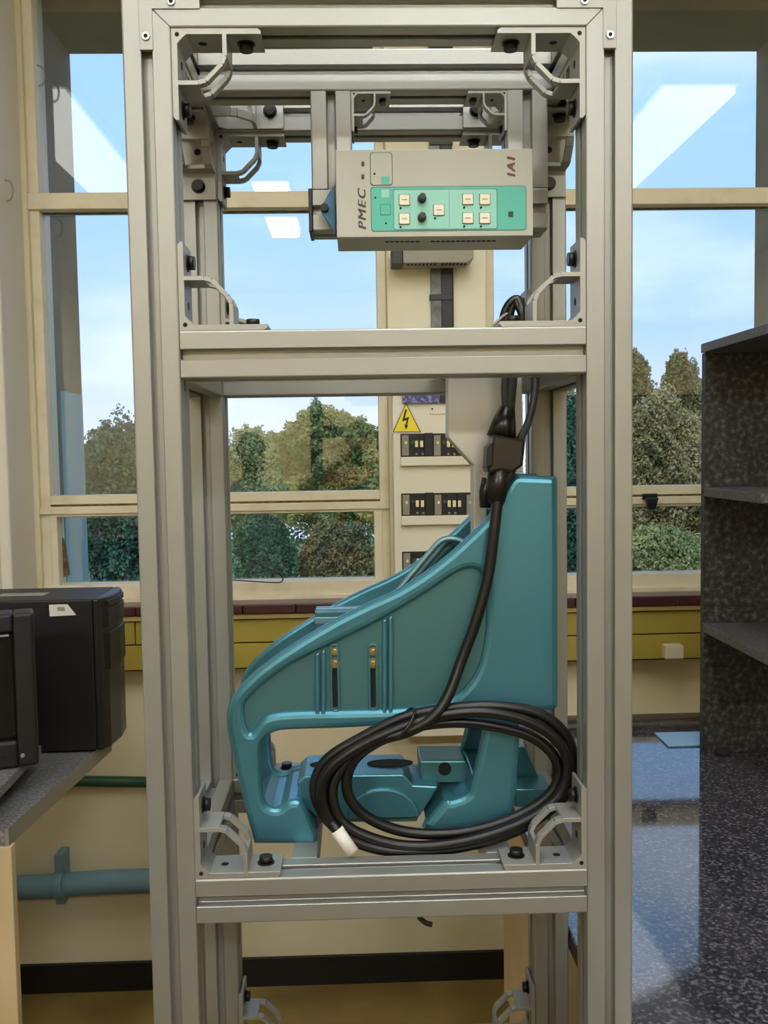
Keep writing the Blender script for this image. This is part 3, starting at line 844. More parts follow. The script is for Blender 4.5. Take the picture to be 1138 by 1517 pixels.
b = MB(); b.tube(spline(pts([(722, 492, .985), (735, 478, .985), (746, 468, .99), (756, 462, .995)]), 5), .0016, 8); tag(b.build('thin_lead', M['print_grey'], cab), 'thin grey lead')

b = MB(); b.tube(spline([P(617, 1340, .96), P(620, 1356, .96), P(629, 1366, .96), P(640, 1370, .96)], 6), .0028, 8)
tag(b.build('wire_end', M['black'], origin=P(617, 1340, .96)), 'short dark wire end poking out below the lowest front beam of the frame', 'wire')

# ------------------------------------------------------------------ trunking under the sill
YT = 2.672
zt = lambda y: P(430, y, YT).z
for tx0, tx1, cuts, lb in ((xl_rev, xbd0, [P(200, 930, YT).x], 'olive-yellow wall trunking under the left window sill behind the frame'), (xbd1, 2.4, [1.5], 'olive-yellow wall trunking under the right window sill above the lab bench')):
    tr = empty('cable_trunking', ((tx0 + tx1) / 2, WALL, zt(990))); tag(tr, lb, 'trunking')
    b = MB(); b.box((tx0, YT - .012, zt(915)), (tx1, WALL - .001, zt(908))); b.build('top_lip', M['trunk_lip'], tr, bevel=.002)
    b = MB(); b.box((tx0, YT + .004, zt(990)), (tx1, WALL - .001, zt(915))); b.build('gap', M['trunk_dark'], tr)
    cut = [tx0] + cuts + [tx1]
    for a, c in zip(cut[:-1], cut[1:]):
        b = MB(); b.box((a + .0015, YT, zt(950)), (c - .0015, YT + .02, zt(917))); b.build('upper_cover', M['trunk'], tr, bevel=.0015)
    b = MB(); b.box((tx0, YT, zt(988)), (tx1, YT + .03, zt(952))); b.build('lower_cover', M['trunk'], tr, bevel=.0015)
    for px in (160, 179) if tx0 == xl_rev else ():
        p, q = xz(px - 7, 925, YT), xz(px + 6, 946, YT)
        v2, f2 = filled(rrect(p[0], p[1], q[0], q[1], .004), [rrect(p[0] + .002, p[1] - .002, q[0] - .002, q[1] + .002, .003)], YT - .002, YT + .001, .0006)
        b = MB(); b.add(v2, f2); fix(b.build('blank_plate', M['trunk'], tr))
p, q = xz(985, 956, YT - .03), xz(1013, 976, YT - .03)
b = MB(); b.box((p[0], YT - .035, q[1]), (q[0], YT, p[1])); pl_ = b.build('adaptor_plug', M['white_plastic'], origin=(p[0], YT, q[1]), bevel=.004)
tag(pl_, 'small white adaptor plugged into the olive trunking beside the speckled shelving', 'plug')

# ------------------------------------------------------------------ distribution board on the pier
YD = 2.60
db = empty('distribution_board', P(660, 1088, YD)); tag(db, 'cream electrical distribution board with rows of black breakers on the pier', 'electrical board')
d = lambda a, c: xz(a, c, YD)
p, q = d(581.5, 560), d(777, 1088); b = MB(); b.box((p[0], YD, q[1]), (q[0], WALL - .03, p[1])); b.build('cabinet', M['board'], db, bevel=.003)
p, q = d(581.5, 597), d(777, 1040); b = MB(); b.box((p[0], YD - .006, q[1]), (q[0], YD, p[1])); b.build('cover', M['board'], db, bevel=.002)
p, q = d(636, 600), d(690, 613); b = MB(); b.box((p[0], YD - .009, q[1]), (q[0], YD - .006, p[1])); lb = b.build('name_strip', M['board'], db, bevel=.001)
s_ = MB(); q = P(640, 606, YD); s_.cyl((q.x, YD - .009, q.z), (q.x, YD - .011, q.z), .0025, .0025, 12); s_.build('screw', M['hole'], lb)
for r_, (y0, y1) in enumerate(((645, 675), (733, 762), (819, 848))):
    p, q = d(593 + r_ * 1.2, y0 - 2), d(758, y1 + 1); b = MB(); b.box((p[0], YD - .0075, q[1]), (q[0], YD - .005, p[1])); row = b.build('breaker_row', M['black'], db)
    for k in range(3):
        x_ = 594.5 + r_ * 1.2 + k * 47
        p, q = d(x_ + .5, y0), d(x_ + 11, y1); b = MB(); b.box((p[0], YD - .014, q[1]), (q[0], YD - .006, p[1])); sw = b.build('switch_block', M['board_grey'], row, bevel=.001)
        p = P(x_ + 6.5, (y0 + y1) / 2 - 3, YD)
        p2, q2 = d(x_ + 5, y0 + 9), d(x_ + 8, y0 + 13); b.box((0, 0, 0), (0, 0, 0)); t_ = MB(); t_.box((p2[0], YD - .019, q2[1]), (q2[0], YD - .014, p2[1])); t_.build('toggle', M['toggle'], row)
        for j in range(3 if (r_ == 1 and k == 1) else 2):
            p2, q2 = d(x_ + 20 + j * 7.5, y0 + 8), d(x_ + 24.5 + j * 7.5, y0 + 17.5); t_ = MB(); t_.box((p2[0], YD - .018, q2[1]), (q2[0], YD - .006, p2[1])); t_.build('toggle', M['toggle'], row, bevel=.001)
        p2, q2 = d(x_ + 14, y0 + 8), d(x_ + 19, y0 + 12); t_ = MB(); t_.box((p2[0], YD - .011, q2[1]), (q2[0], YD - .006, p2[1])); t_.build('green_mark', M['green'], row)
        for j in range(2):
            p2, q2 = d(x_ + 21 + j * 9, y1 - 4), d(x_ + 24 + j * 9, y1 - 1); t_ = MB(); t_.box((p2[0], YD - .011, q2[1]), (q2[0], YD - .006, p2[1])); t_.build('terminal', M['board_grey'], row)
        p, q = d(x_ + 33.5, y0 - 3.5), d(x_ + 46.5, y1 + 2); b = MB(); b.box((p[0], YD - .017, q[1]), (q[0], YD - .006, p[1])); b.build('blank_module', M['black'], row, bevel=.001)
    p, q = d(593 + r_ * 1.2, y1 + 2), d(758, y1 + 12.5); b = MB(); b.box((p[0], YD - .024, q[1]), (q[0], YD - .005, p[1])); b.build('label_ledge', M['board'], db, bevel=.002)
# warning sign
ws = MB(); ws.prism([d(601.5, 592), d(579, 642), d(625.5, 642)], YD - .0085, YD - .0062); wsn = ws.build('warning_sign', M['label_white'], origin=P(602, 642, YD), bevel=.0006)
tag(wsn, 'yellow triangular electrical warning sign with a black lightning bolt', 'sign')
MB().prism([d(601.5, 597), d(581.5, 640.5), d(623.5, 640.5)], YD - .0092, YD - .0085).build('black_border', M['black'], wsn)
MB().prism([d(601.5, 599.5), d(583.3, 639.5), d(621.5, 639.5)], YD - .0098, YD - .0091).build('yellow_field', M['yellow'], wsn)
b = MB(); b.prism([d(*t) for t in ((600, 607), (603, 607), (599.5, 620), (606, 617.5), (603, 630), (600.5, 630), (602.3, 622.5), (595.5, 624.5))], YD - .0104, YD - .0097)
b.prism([d(598.8, 629), d(604.6, 630), d(601.2, 637)], YD - .0104, YD - .0097); b.build('lightning_bolt', M['black'], wsn)
p, q = d(595, 520), d(650, 597); b = MB(); b.box((p[0], YD - .02, q[1]), (q[0], YD - .007, p[1])); tag(b.build('printed_card', M['dark_blue'], origin=(p[0], YD, q[1])), 'blue printed card fixed above the electrical warning sign', 'card')
p, q = d(650.5, 520), d(676, 597); b = MB(); b.box((p[0], YD - .018, q[1]), (q[0], YD - .007, p[1])); b.build('isolator', M['black'], db)
# conduit, black lead and ventilated box on the pier
YJ = WALL - .03
cd = empty('wall_conduit', P(648, 560, YJ)); tag(cd, 'galvanised conduit strip with black lead climbing the pier above the board', 'conduit')
p, q = xz(640, 560, YJ - .012), xz(653, -40, YJ - .012); b = MB(); b.box((p[0], YJ - .014, p[1]), (q[0], YJ, CEIL)); b.build('metal_strip', mat('weathered_galvanised', (118, 122, 122), .5, .6, noise=(18, (78, 80, 78), .45, .65)), cd, bevel=.001)
p, q = xz(655, 560, YJ - .015), xz(667, -40, YJ - .015); b = MB(); b.box((p[0], YJ - .016, p[1]), (q[0], YJ, CEIL)); b.build('black_lead', M['black'], cd, bevel=.004, seg=3)
for py in (210, 67, 440):
    p, q = xz(637, py - 4, YJ - .02), xz(671, py + 4, YJ - .02); b = MB(); b.box((p[0], YJ - .019, q[1]), (q[0], YJ, p[1])); b.build('clamp', M['black'], cd, bevel=.001)
vb = empty('ventilated_box', P(640, 398, YJ - .1)); tag(vb, 'grey perforated electrical box on the pier just below the controller', 'electrical box')
p, q = xz(597, 362, 2.62), xz(702, 389, 2.62)
b = MB(); b.prism([(p[0], p[1]), (q[0], p[1]), (q[0], q[1] + .012), (q[0] - .016, q[1]), (p[0], q[1])], 2.62, YJ - .02); b.build('housing', mat('dull_grey_enamel', (150, 148, 134), .5), vb, bevel=.003)
p2, q2 = xz(580, 366, 2.62), xz(597, 391, 2.62); b = MB(); b.box((p2[0], 2.622, q2[1]), (q2[0], YJ - .02, p2[1])); b.build('black_cap', M['black'], vb, bevel=.002)
b = MB()
for i in range(16):
    if i == 8: continue
    for k in range(2):
        x_ = p[0] + .012 + i * .0105; b.box((x_, 2.626 + k * .016, q[1] - .0006), (x_ + .006, 2.637 + k * .016, q[1] + .001))
b.build('vent_holes', M['hole'], vb)

# wire on the sill
b = MB(); b.tube(spline(pts([(318, 800, 2.72), (345, 818, 2.72), (380, 834, 2.72), (405, 846, 2.72), (418, 855, 2.72), (417, 862, 2.72), (405, 863, 2.72), (370, 861, 2.72), (318, 857, 2.72)]), 6), .0017, 8)
tag(b.build('bent_wire', M['black'], origin=P(418, 862, 2.72)), 'thin black bent wire loop standing against the left window above the sill', 'wire')

# pipes on the wall
YP = WALL - .06
pp = empty('water_pipe', P(120, 1310, YP)); tag(pp, 'thick blue-grey painted pipe running along the wall low down', 'pipe')
b = MB(); b.tube(spline([Vector((XLW + .05, YP, P(-40, 1316, YP).z)), P(20, 1315, YP), P(90, 1311, YP), P(170, 1306, YP), P(300, 1304, YP)], 5), .034, 20); b.build('pipe', M['pipe'], pp)
p, q = P(75, 1274, YP - .034), P(91, 1347, YP - .034); b = MB(); b.box((p.x, YP - .005, q.z), (q.x, WALL, p.z)); c = (p + q) / 2; b.cyl((p.x, YP, P(83, 1311, YP).z), (q.x, YP, P(83, 1311, YP).z), .039, .039, 24)
tag(b.build('clamp', M['pipe'], pp, bevel=.002), 'blue-grey pipe clamp')
b = MB(); p = P(84, 1157, WALL - .018); b.tube([(XLW + .05, WALL - .016, p.z), (p.x, WALL - .016, p.z), (P(300, 1157, WALL).x, WALL - .016, P(300, 1157, WALL).z)], .0155, 14)
tag(b.build('green_pipe', M['green_pipe'], origin=p), 'thin dark green pipe along the wall under the left worktop', 'pipe')

# ------------------------------------------------------------------ left worktop, tower computer and monitor
xe0 = PZ(150, 1105, BENCH); xe1 = PZ(20, 1220, BENCH)
lw = empty('left_worktop', (-.9, 1.9, FLOOR)); tag(lw, 'grey speckled worktop along the left side carrying the black computer tower', 'worktop')
xl_e = lambda y: xe0.x + (xe1.x - xe0.x) * (y - xe0.y) / (xe1.y - xe0.y)
ye = xe1.y - .02
b = MB(); b.prism_axis([(xl_e(ye), ye), (xl_e(2.1), 2.1), (-1.7, 2.1), (-1.7, ye)], 'z', BENCH - .03, BENCH); b.build('top', M['left_top'], lw)
b = MB(); b.prism_axis([(xl_e(ye) + .0005, ye - .001), (xl_e(2.1) + .0005, 2.101), (xl_e(2.1) - .006, 2.101), (xl_e(ye) - .006, ye - .001)], 'z', BENCH - .031, BENCH - .001); b.build('edge_strip', M['left_edge'], lw)
yp = ye - .006
xp = P(14, 1200, yp).x
b = MB(); b.box((-1.7, yp, FLOOR), (xp, yp + .02, BENCH - .031)); b.build('end_panel', M['panel'], lw, bevel=.001)
b = MB(); b.box((-1.7, 2.05, FLOOR), (-1.66, 2.09, BENCH - .031)); b.build('leg', M['panel'], lw)
# raised stand under the monitor
sh = P(35, 1128, 1.78)
zs = sh.z
e1 = PZ(0, 1166, zs)
st = empty('monitor_stand', (-.8, 1.8, BENCH)); tag(st, 'low grey speckled stand under the old monitor on the left worktop', 'stand')
yf = PZ(-30, 1200, zs).y
xs = lambda y: sh.x + (e1.x - sh.x) * (y - sh.y) / (e1.y - sh.y)
b = MB(); b.prism_axis([(xs(yf), yf), (sh.x, sh.y + .1), (-1.4, sh.y + .1), (-1.4, yf)], 'z', zs - .018, zs); b.build('board', M['left_top'], st, bevel=.001)
b = MB(); b.box((-1.2, yf + .05, BENCH), (-.74, sh.y + .06, zs - .018)); b.build('riser', M['left_edge'], st)

tw = empty('computer_tower', P(60, 1108, 2.0)); tag(tw, 'black computer tower standing side-on at the left edge behind the monitor', 'computer')
YW = 1.99
t0, t1 = P(136, 888, YW), P(136, 1112, YW)
zb_ = BENCH + .004; ztw = t0.z
b = MB(); b.box((t0.x - .44, YW, zb_), (t0.x, YW + .19, ztw)); b.build('case', M['tower'], tw, bevel=.004)
fxp = P(153, 900, YW).x
b = MB(); b.prism_axis([(t0.x, YW), (t0.x + .012, YW + .003), (fxp, YW + .03), (fxp + .006, YW + .095), (fxp, YW + .16), (t0.x + .012, YW + .188), (t0.x, YW + .19)], 'z', zb_, ztw)
bz = b.build('front_bezel', M['tower_side'], tw, bevel=.004, seg=3)
for y0, y1 in ((893, 902), (905, 932), (940, 995)):
    p, q = P(137, y0, YW), P(155, y1, YW); b = MB(); b.prism_axis([(p.x + .006, YW + .001), (fxp + .004, YW + .028), (fxp + .010, YW + .095), (fxp + .004, YW + .16), (t0.x, YW + .17)], 'z', q.z, p.z); b.build('drive_cover', M['tower'], bz, bevel=.002)
for k in range(2):
    p, q = P(142 + k * 6, 1082, YW + .02), P(146.5 + k * 6, 1098, YW + .02)
    b = MB(); b.box((p.x, YW - .0005 + k * .009 + .006, q.z), (q.x, YW + .012 + k * .01, p.z)); tag(b.build('sticker', M['label_white'], bz), 'small silver sticker')
b = MB(); b.prism([xz(a, c, YW) for a, c in ((73, 896), (100, 895), (113, 911), (74, 913))], YW - .002, YW); lab = b.build('label', M['label_white'], tw)
b = MB(); b.prism([xz(a, c, YW) for a, c in ((85, 899), (96, 899), (97, 905), (86, 905))], YW - .0026, YW - .0019); b.build('print', M['print_grey'], lab)
p = P(35, 878, YW + .09); b = MB(); b.box((p.x - .05, YW + .07, ztw), (p.x + .05, YW + .11, ztw + .0008)); b.build('top_patch', M['print_grey'], tw)  # grey patch on top of the case

# monitor, turned a little towards the middle of the room
pm = P(53, 1010, 1.75)
zm0, zm1 = zs + .002, P(53, 907, 1.75).z
mo = empty('crt_monitor', (pm.x, pm.y, zm0)); tag(mo, 'old black tube monitor cut off by the left picture edge, in front of the computer', 'monitor')
an = math.radians(18)
dx, dy = Vector((-math.cos(an), -math.sin(an) * 1.0, 0)), Vector((-math.sin(an), math.cos(an), 0))   # width to the left and nearer; depth away
mo_w, mo_h = .37, zm1 - zm0


def mp_(u, w, z): return Vector((pm.x, pm.y, 0)) + dx * u + dy * w + Vector((0, 0, zm0 + z))


def mbox(u0, u1, w0, w1, z0, z1, t=0.0):
    vs = [mp_(u, w, z) for w, s in ((w0, 0), (w1, t)) for u, z in ((u0 + s, z0 + s), (u1 - s, z0 + s), (u1 - s, z1 - s), (u0 + s, z1 - s))]
    return MB().add(vs, [(0, 1, 2, 3), (7, 6, 5, 4), (0, 4, 5, 1), (1, 5, 6, 2), (2, 6, 7, 3), (3, 7, 4, 0)])


bw = .036
for u0, u1, z0, z1, nm in ((0, bw, 0, mo_h, 'bezel_side'), (mo_w - bw, mo_w, 0, mo_h, 'bezel_side'), (bw, mo_w - bw, 0, .05, 'bezel_bottom'), (bw, mo_w - bw, mo_h - .036, mo_h, 'bezel_top')):
    fix(mbox(u0, u1, 0, .06, z0, z1).build(nm, M['crt'], mo, bevel=.006, seg=3))
fix(mbox(bw - .002, mo_w - bw + .002, .014, .05, .048, mo_h - .034).build('screen', M['screen'], mo, bevel=.01, seg=3))
fix(mbox(.004, mo_w - .004, .06, .17, .006, mo_h - .004, .05).build('rear_shell', M['crt'], mo, bevel=.008))
for k in range(4):
    c = mp_(.028 + k * .018, 0, .022); b = MB(); b.cyl(c + dy * .001, c - dy * .003, .004, .0036, 14); b.build('knob', M['board_grey'] if k == 0 else M['black'], mo)

# ------------------------------------------------------------------ right bench with shelving
XB0 = .2685
YB1 = PZ(960, 1057, BENCH).y
rb = empty('lab_bench', (.8, 1.4, FLOOR)); tag(rb, 'long lab bench right of the frame with glossy dark speckled top', 'bench')
b = MB(); b.box((XB0, .45, BENCH - .026), (1.75, YB1, BENCH)); b.build('top', M['worktop'], rb, bevel=.002)
b = MB(); b.box((XB0 - .0004, .452, BENCH - .025), (XB0 + .003, YB1 - .002, BENCH - .004)); b.build('edge_strip', M['black'], rb)
xs_ = .29
yy = lambda px: xs_ / ((px - 529) / 1400) if px > 529 else 9
y735, y748 = 1.9, 1.83
zp = P(740, 1473, y735).z
b = MB(); b.box((xs_, .6, FLOOR), (xs_ + .022, y748, BENCH - .026)); pn = b.build('end_panel', M['panel'], rb, bevel=.001)
b = MB(); b.prism_axis([(y748, zp + .02), (y735 - .01, zp), (y735, zp + .01), (y735, BENCH - .026), (y748, BENCH - .026)], 'x', xs_, xs_ + .022); b.build('panel_nose', M['panel'], rb, bevel=.002)
b = MB(); b.box((1.7, .6, FLOOR), (1.722, y748, BENCH - .026)); b.build('end_panel', M['panel'], rb)
b = MB(); b.box((xs_ + .022, y748 - .04, FLOOR), (1.7, y748 - .02, BENCH - .026)); b.build('back_panel', M['panel'], rb)

hu = empty('desk_shelving', PZ(1080, 1115, BENCH)); tag(hu, 'dark speckled shelving unit standing on the right-hand bench', 'shelving')
YH = PZ(1080, 1115, BENCH).y
hx0 = P(1043, 900, YH).x; hx1 = hx0 + .75
zh = P(1043, 509, YH).z
b = MB(); b.box((hx0, YH, BENCH), (hx1, YH + .02, zh - .018)); b.build('back_panel', M['hutch'], hu, bevel=.001)
yfr = lambda x_, z_: 0
for y_, dep in ((508, .30), (722, .27), (923, .33)):
    z_ = P(1045, y_, YH).z
    b = MB(); b.box((hx0 - .002, YH - dep, z_ - .018), (hx1, YH + (.02 if y_ == 508 else -.0002), z_)); b.build('shelf', M['hutch_shelf'], hu, bevel=.001)
b = MB(); b.box((hx1, YH - .34, BENCH), (hx1 + .018, YH + .02, zh)); b.build('side_panel', M['hutch'], hu)
p = PZ(1062, 1111, BENCH); b = MB(); b.cyl((p.x, YH - .012, BENCH), (p.x, YH - .012, BENCH + .012), .016, .014, 16); b.build('foot', M['hole'], hu)
p, q = PZ(990, 1107, BENCH), PZ(1036, 1086, BENCH)
b = MB(); b.box((p.x, p.y, BENCH + .0003), (q.x, q.y, BENCH + .004)); tag(b.build('plastic_folder', M['sheet'], origin=(p.x, p.y, BENCH), bevel=.001), 'pale blue plastic folder lying at the back of the right bench', 'folder')

# ------------------------------------------------------------------ ceiling lights
for x_, ys, wd_, mt_, lb in ((1.42, (.05, 1.75), .15, 'lamp_dim', 'wide ceiling light whose slanting reflection shows in the right window'),
                             (-1.28, (.2, 1.75), .15, 'lamp_dim', 'wide ceiling light whose slanting reflection shows in the left window'),
                             (-.44, (-.8, .42), .09, 'lamp', 'bright ceiling tube light reflected above the controller in the left window'),
                             (.3, (-.6, 1.4), .1, 'lamp', 'added unseen tube light above the equipment frame')):  # added lamp for light from above; its reflection falls on the pier
    cl = empty('ceiling_light', (x_, sum(ys) / 2, CEIL))
    tag(cl, lb, 'ceiling light')
    b = MB(); b.box((x_ - wd_ - .012, ys[0], CEIL - .04), (x_ + wd_ + .012, ys[1], CEIL)); b.build('housing', M['lamp_body'], cl)
    b = MB(); b.box((x_ - wd_, ys[0] + .02, CEIL - .075), (x_ + wd_, ys[1] - .02, CEIL - .04)); b.build('diffuser', M[mt_], cl, bevel=.01)

for xa, xb, lb in ((.28, 1.05, 'added unseen tube light across the rear of the room on the bench side'), (-1.68, -1.12, 'added unseen tube light across the rear of the room on the computer side')):  # unseen lamps added to brighten the rear wall mirrored in the windows
    cl = empty('ceiling_light', ((xa + xb) / 2, -2.3, CEIL)); tag(cl, lb, 'ceiling light')
    b = MB(); b.box((xa - .02, -2.45, CEIL - .04), (xb + .02, -2.15, CEIL)); b.build('housing', M['lamp_body'], cl)
    b = MB(); b.box((xa, -2.43, CEIL - .075), (xb, -2.17, CEIL - .04)); b.build('diffuser', M['lamp_added_rear'], cl, bevel=.01)

# ------------------------------------------------------------------ trees and house outside
G = 'trees beyond the windows'
tree('dark green tree seen through the leftmost pane beside the frame post', 9, 96, 300, 596, 900, LM['teal'], 6500, .1, G)
tree('low yellowish tree far off in the left window beside the rear post', 16, 296, 436, 626, 800, LM['pale'], 5000, .13, G)
tree('broad sunlit olive-green tree filling the middle of the left window', 13, 388, 596, 598, 800, LM['mid'], 8500, .12, G)
tree('tall green tree half hidden behind the electrical board', 9.6, 520, 740, 584, 860, LM['mid'], 6000, .12, G)
tree('dark bush behind the lower left pane under the bent wire', 8, 340, 436, 752, 900, LM['dark'], 3500, .08, G, cat='bush', name='bush')
tree('olive bush behind the lower pane left of the electrical board', 8.5, 440, 560, 764, 900, LM['olive'], 3500, .08, G, cat='bush', name='bush')
tree('wispy tree top against the sky beside the right frame post', 12, 905, 975, 518, 640, LM['olive'], 1500, .1, G)
tree('wispy tree top against the sky beside the dark shelving', 12.5, 975, 1046, 518, 660, LM['olive'], 2000, .1, G)
tree('tree coloured with a brownish window reflection filling the right window above the latch', 10.5, 880, 1075, 572, 850, LM['brownish'], 7000, .1, G)
tree('dark green tree seen in the narrow gap between the right posts', 9, 770, 905, 562, 900, LM['teal'], 6000, .1, G)
tree('light green bush low in the right window beside the shelving', 8, 905, 1060, 772, 900, LM['pale'], 4000, .07, G, cat='bush', name='bush')
tree('wide tree beyond the right edge of the right window', 12, 1090, 1330, 540, 860, LM['mid'], 5000, .12, G)
# distant wood line
b = MB(); wl = empty('distant_treeline', (0, 34, GZ))
bl = [(x_, 34 + random.uniform(-1, 1), GZ + 2.4 + random.uniform(-.3, .3), 1.9, 1.2, 2.7) for x_ in np.arange(-22, 23, 1.9)]
o = bpy.data.objects.new('foliage', crown_mesh('foliage', bl, 30000, .1, LM['dark'], (0, 34, GZ))); col.objects.link(o); o.parent = wl; tag(wl, 'continuous distant dark woodland behind the trees', 'woodland', kind='stuff')
# brick house
hp = P(1012, 800, 22)
hs = empty('brick_house', (hp.x + .8, 22, GZ)); tag(hs, 'red brick house glimpsed low in the right window beside the shelving', 'house')
b = MB(); b.box((hp.x - .6, 22, GZ), (hp.x + 4, 25, P(1000, 792, 22).z)); b.build('wall', M['brick'], hs)
b = MB(); zr = P(1000, 792, 22).z; b.prism_axis([(21.6, zr), (25.4, zr), (23.5, zr + 1.0)], 'x', hp.x - .8, hp.x + 4.2); b.build('roof', M['roof'], hs)
b = MB(); b.box((hp.x + .3, 21.96, GZ + 1.2), (hp.x + .8, 22.02, GZ + 2)); b.build('window', M['glass'], hs)

# ------------------------------------------------------------------ the two people mirrored in the left window
SK = dict(dark_skin=mat('dark_brown_skin', (74, 50, 40), .5), fair_skin=mat('fair_skin', (214, 160, 132), .5), hair=mat('black_hair', (20, 17, 16), .6), hair2=mat('brown_hair', (70, 48, 34), .6),
          shirt=mat('pale_green_shirt', (176, 200, 192), .8), pink=mat('salmon_shirt', (206, 132, 110), .8), trousers=mat('dark_trousers', (44, 46, 56), .85), shoe=mat('black_shoe', (22, 20, 20), .5),
          eye=mat('eye_white', (226, 222, 214), .3), iris=mat('dark_iris', (30, 20, 14), .3), lip=mat('lip', (150, 84, 76), .5))


def ell(b, c, r, n=14):
    vs, fs = [], []
    for i in range(n + 1):
        t = math.pi * i / n
        for k in range(2 * n):
            p = math.pi * k / n; vs.append((c[0] + r[0] * math.sin(t) * math.cos(p), c[1] + r[1] * math.sin(t) * math.sin(p), c[2] + r[2] * math.cos(t)))
    for i in range(n):
        for k in range(2 * n): fs.append((i * 2 * n + k, (i + 1) * 2 * n + k, (i + 1) * 2 * n + (k + 1) % (2 * n), i * 2 * n + (k + 1) % (2 * n)))
    b.add(vs, fs, True)


def limb(b, pts_, rs):
    b.tube(pts_, list(rs), 14)
    for p, r in zip(pts_, rs): ell(b, p, (r, r, r), 8)


def stack(b, rings, seg=24):
    vs = [(w_ * math.cos(2 * math.pi * k / seg), y + d_ * math.sin(2 * math.pi * k / seg), z) for z, w_, d_, y in rings for k in range(seg)]
    n = len(rings)
    fs = [(i * seg + k, i * seg + (k + 1) % seg, (i + 1) * seg + (k + 1) % seg, (i + 1) * seg + k) for i in range(n - 1) for k in range(seg)]
    fs += [tuple(range(seg))[::-1], tuple((n - 1) * seg + k for k in range(seg))]
    b.add(vs, fs, True)


def soft(o, vox):
    r = o.modifiers.new('skin', 'REMESH'); r.mode = 'VOXEL'; r.voxel_size = vox; r.use_smooth_shade = True
    k = o.modifiers.new('soft', 'SMOOTH'); k.factor = .5; k.iterations = 4
    return o


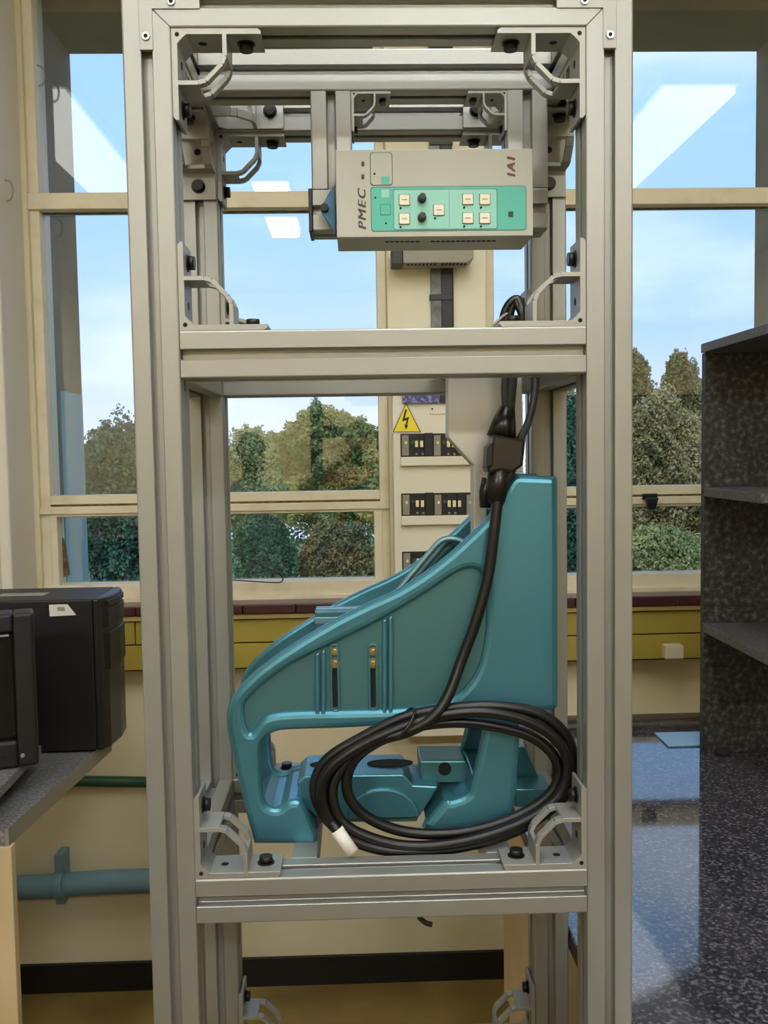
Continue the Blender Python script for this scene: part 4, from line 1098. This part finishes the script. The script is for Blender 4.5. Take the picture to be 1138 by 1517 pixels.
def person(label, loc, yaw, h, skin, hair, shirt, arms, head_turn=0.0):
    """figure facing +y before turning; arms = [(elbow, wrist, hand direction)] for both sides, in metres of a 1.75 m body"""
    r = empty('person', loc); r.rotation_euler = (0, 0, yaw); r.scale = (h / 1.75,) * 3; ORG[r.name] = Vector((0, 0, 0))
    tag(r, label, 'person')
    torso = [(.86, .15, .10, 0), (.95, .165, .11, 0), (1.08, .145, .1, 0), (1.22, .16, .112, 0), (1.36, .178, .112, 0), (1.43, .14, .085, -.005), (1.48, .07, .06, -.005)]
    b = MB(); stack(b, torso)
    limb(b, [(0, -.01, 1.45), (0, .005, 1.53), (0, .012, 1.58)], (.062, .055, .055))
    ct, st_ = math.cos(head_turn), math.sin(head_turn)
    hd = lambda x, y, z: (x * ct - y * st_, x * st_ + y * ct + .02, z)
    ell(b, hd(0, -.008, 1.655), (.076, .094, .097)); ell(b, hd(0, .026, 1.59), (.055, .062, .066)); ell(b, hd(0, .066, 1.545), (.026, .022, .02))
    limb(b, [hd(0, .083, 1.655), hd(0, .1, 1.625)], (.009, .015)); ell(b, hd(-.012, .093, 1.62), (.008, .009, .007), 8); ell(b, hd(.012, .093, 1.62), (.008, .009, .007), 8)
    for s_ in (-1, 1):
        ell(b, hd(s_ * .077, -.005, 1.64), (.009, .02, .032), 8); limb(b, [hd(s_ * .014, .080, 1.670), hd(s_ * .045, .068, 1.672)], (.008, .006))
        limb(b, [(s_ * .09, 0, .9), (s_ * .1, .01, .5), (s_ * .1, -.02, .1)], (.085, .058, .04)); limb(b, [(s_ * .1, -.03, .05), (s_ * .11, .12, .03)], (.04, .03))
    for s_, (el, wr, hn) in zip((-1, 1), arms):
        sh_ = Vector((s_ * .185, -.005, 1.405)); el, wr, hn = Vector(el), Vector(wr), Vector(hn).normalized()
        limb(b, [sh_, (sh_ + el) / 2, el], (.05, .047, .039)); limb(b, [el, (el * .6 + wr * .4), wr], (.039, .037, .026))
        side_ = hn.cross(Vector((0, 1, .01))).normalized(); pal = wr + hn * .05
        ell(b, pal, (.036, .024, .042), 10)
        for q in range(4):
            a_ = wr + hn * .085 + side_ * (q - 1.5) * .019; ln = (.055, .066, .07, .058)[q]
            limb(b, [a_, a_ + hn * ln * .5 + Vector((0, .006, 0)), a_ + hn * ln * .85 + Vector((0, .02, 0))], (.0095, .009, .008))
        a_ = wr + hn * .035 - side_ * .03; limb(b, [a_, a_ - side_ * .022 + hn * .028, a_ - side_ * .026 + hn * .055], (.012, .011, .009))
    soft(b.build('body', skin, r), .0065)
    b = MB(); stack(b, [(z, w_ + (.012 if z > .9 else .026), d_ + (.012 if z > .9 else .024), y) for z, w_, d_, y in torso[:-1]] + [(1.475, .085, .072, -.005)])
    for s_, (el, wr, hn) in zip((-1, 1), arms):
        sh_ = Vector((s_ * .185, -.005, 1.405)); el = Vector(el); limb(b, [sh_ + Vector((-s_ * .004, 0, 0)), sh_ * .45 + el * .55, sh_ * .1 + el * .9], (.061, .056, .05))
    soft(b.build('shirt', shirt, r), .009)
    b = MB(); stack(b, [(.82, .15, .105, 0), (.87, .163, .114, 0), (.93, .160, .108, 0)])
    for s_ in (-1, 1): limb(b, [(s_ * .09, 0, .88), (s_ * .1, .01, .5), (s_ * .1, -.02, .1)], (.1, .078, .062))
    soft(b.build('trousers', SK['trousers'], r), .01)
    for s_ in (-1, 1):
        b = MB(); limb(b, [(s_ * .1, -.045, .05), (s_ * .105, .05, .048), (s_ * .112, .15, .04)], (.05, .047, .04)); b.box((s_ * .105 - .04, -.08, 0), (s_ * .105 + .045, .18, .02)); soft(b.build('shoe', SK['shoe'], r), .008)
        b = MB(); ell(b, hd(s_ * .031, .0665, 1.652), (.013, .010, .0085), 10); ey = b.build('eye', SK['eye'], r); b = MB(); ell(b, hd(s_ * .031, .0748, 1.652), (.0055, .0025, .0055), 8); b.build('iris', SK['iris'], ey)
    b = MB(); limb(b, [hd(-.018, .084, 1.588), hd(0, .091, 1.589), hd(.018, .084, 1.588)], (.005, .0075, .005)); b.build('lips', SK['lip'], r)
    b = MB(); ell(b, hd(0, -.016, 1.672), (.083, .1, .088)); c_ = MB(); soft(b.build('hair', hair, r), .007)
    return r


YM_ = .28
hm = P(371, 642, 2 * GLASS - YM_)
person('dark-haired man in a pale shirt mirrored faintly at the left of the left window', (hm.x, YM_, FLOOR), math.radians(-28), hm.z - FLOOR, SK['dark_skin'], SK['hair'], SK['shirt'],
       [((-.24, -.03, 1.12), (-.25, .06, .88), (0, .1, -1)), ((.24, -.03, 1.12), (.25, .06, .88), (0, .1, -1))], math.radians(-18))
hp2 = P(531, 624, 2 * GLASS + .3)
person('photographer in a salmon shirt holding up a phone, mirrored faintly in the left window', (hp2.x, -.36, FLOOR), 0, hp2.z - FLOOR, SK['fair_skin'], SK['hair2'], SK['pink'],
       [((-.34, .12, 1.36), (-.12, .27, 1.50), (.75, .25, .35)), ((.33, .12, 1.26), (.12, .27, 1.48), (-.75, .25, .35))])
b = MB(); b.box((-.031, -.018, CZ - .085), (.031, -.006, CZ + .03)); ph = b.build('phone', M['black'], origin=(0, -.012, CZ - .085), bevel=.004)
tag(ph, 'black phone held up by the photographer', 'phone')
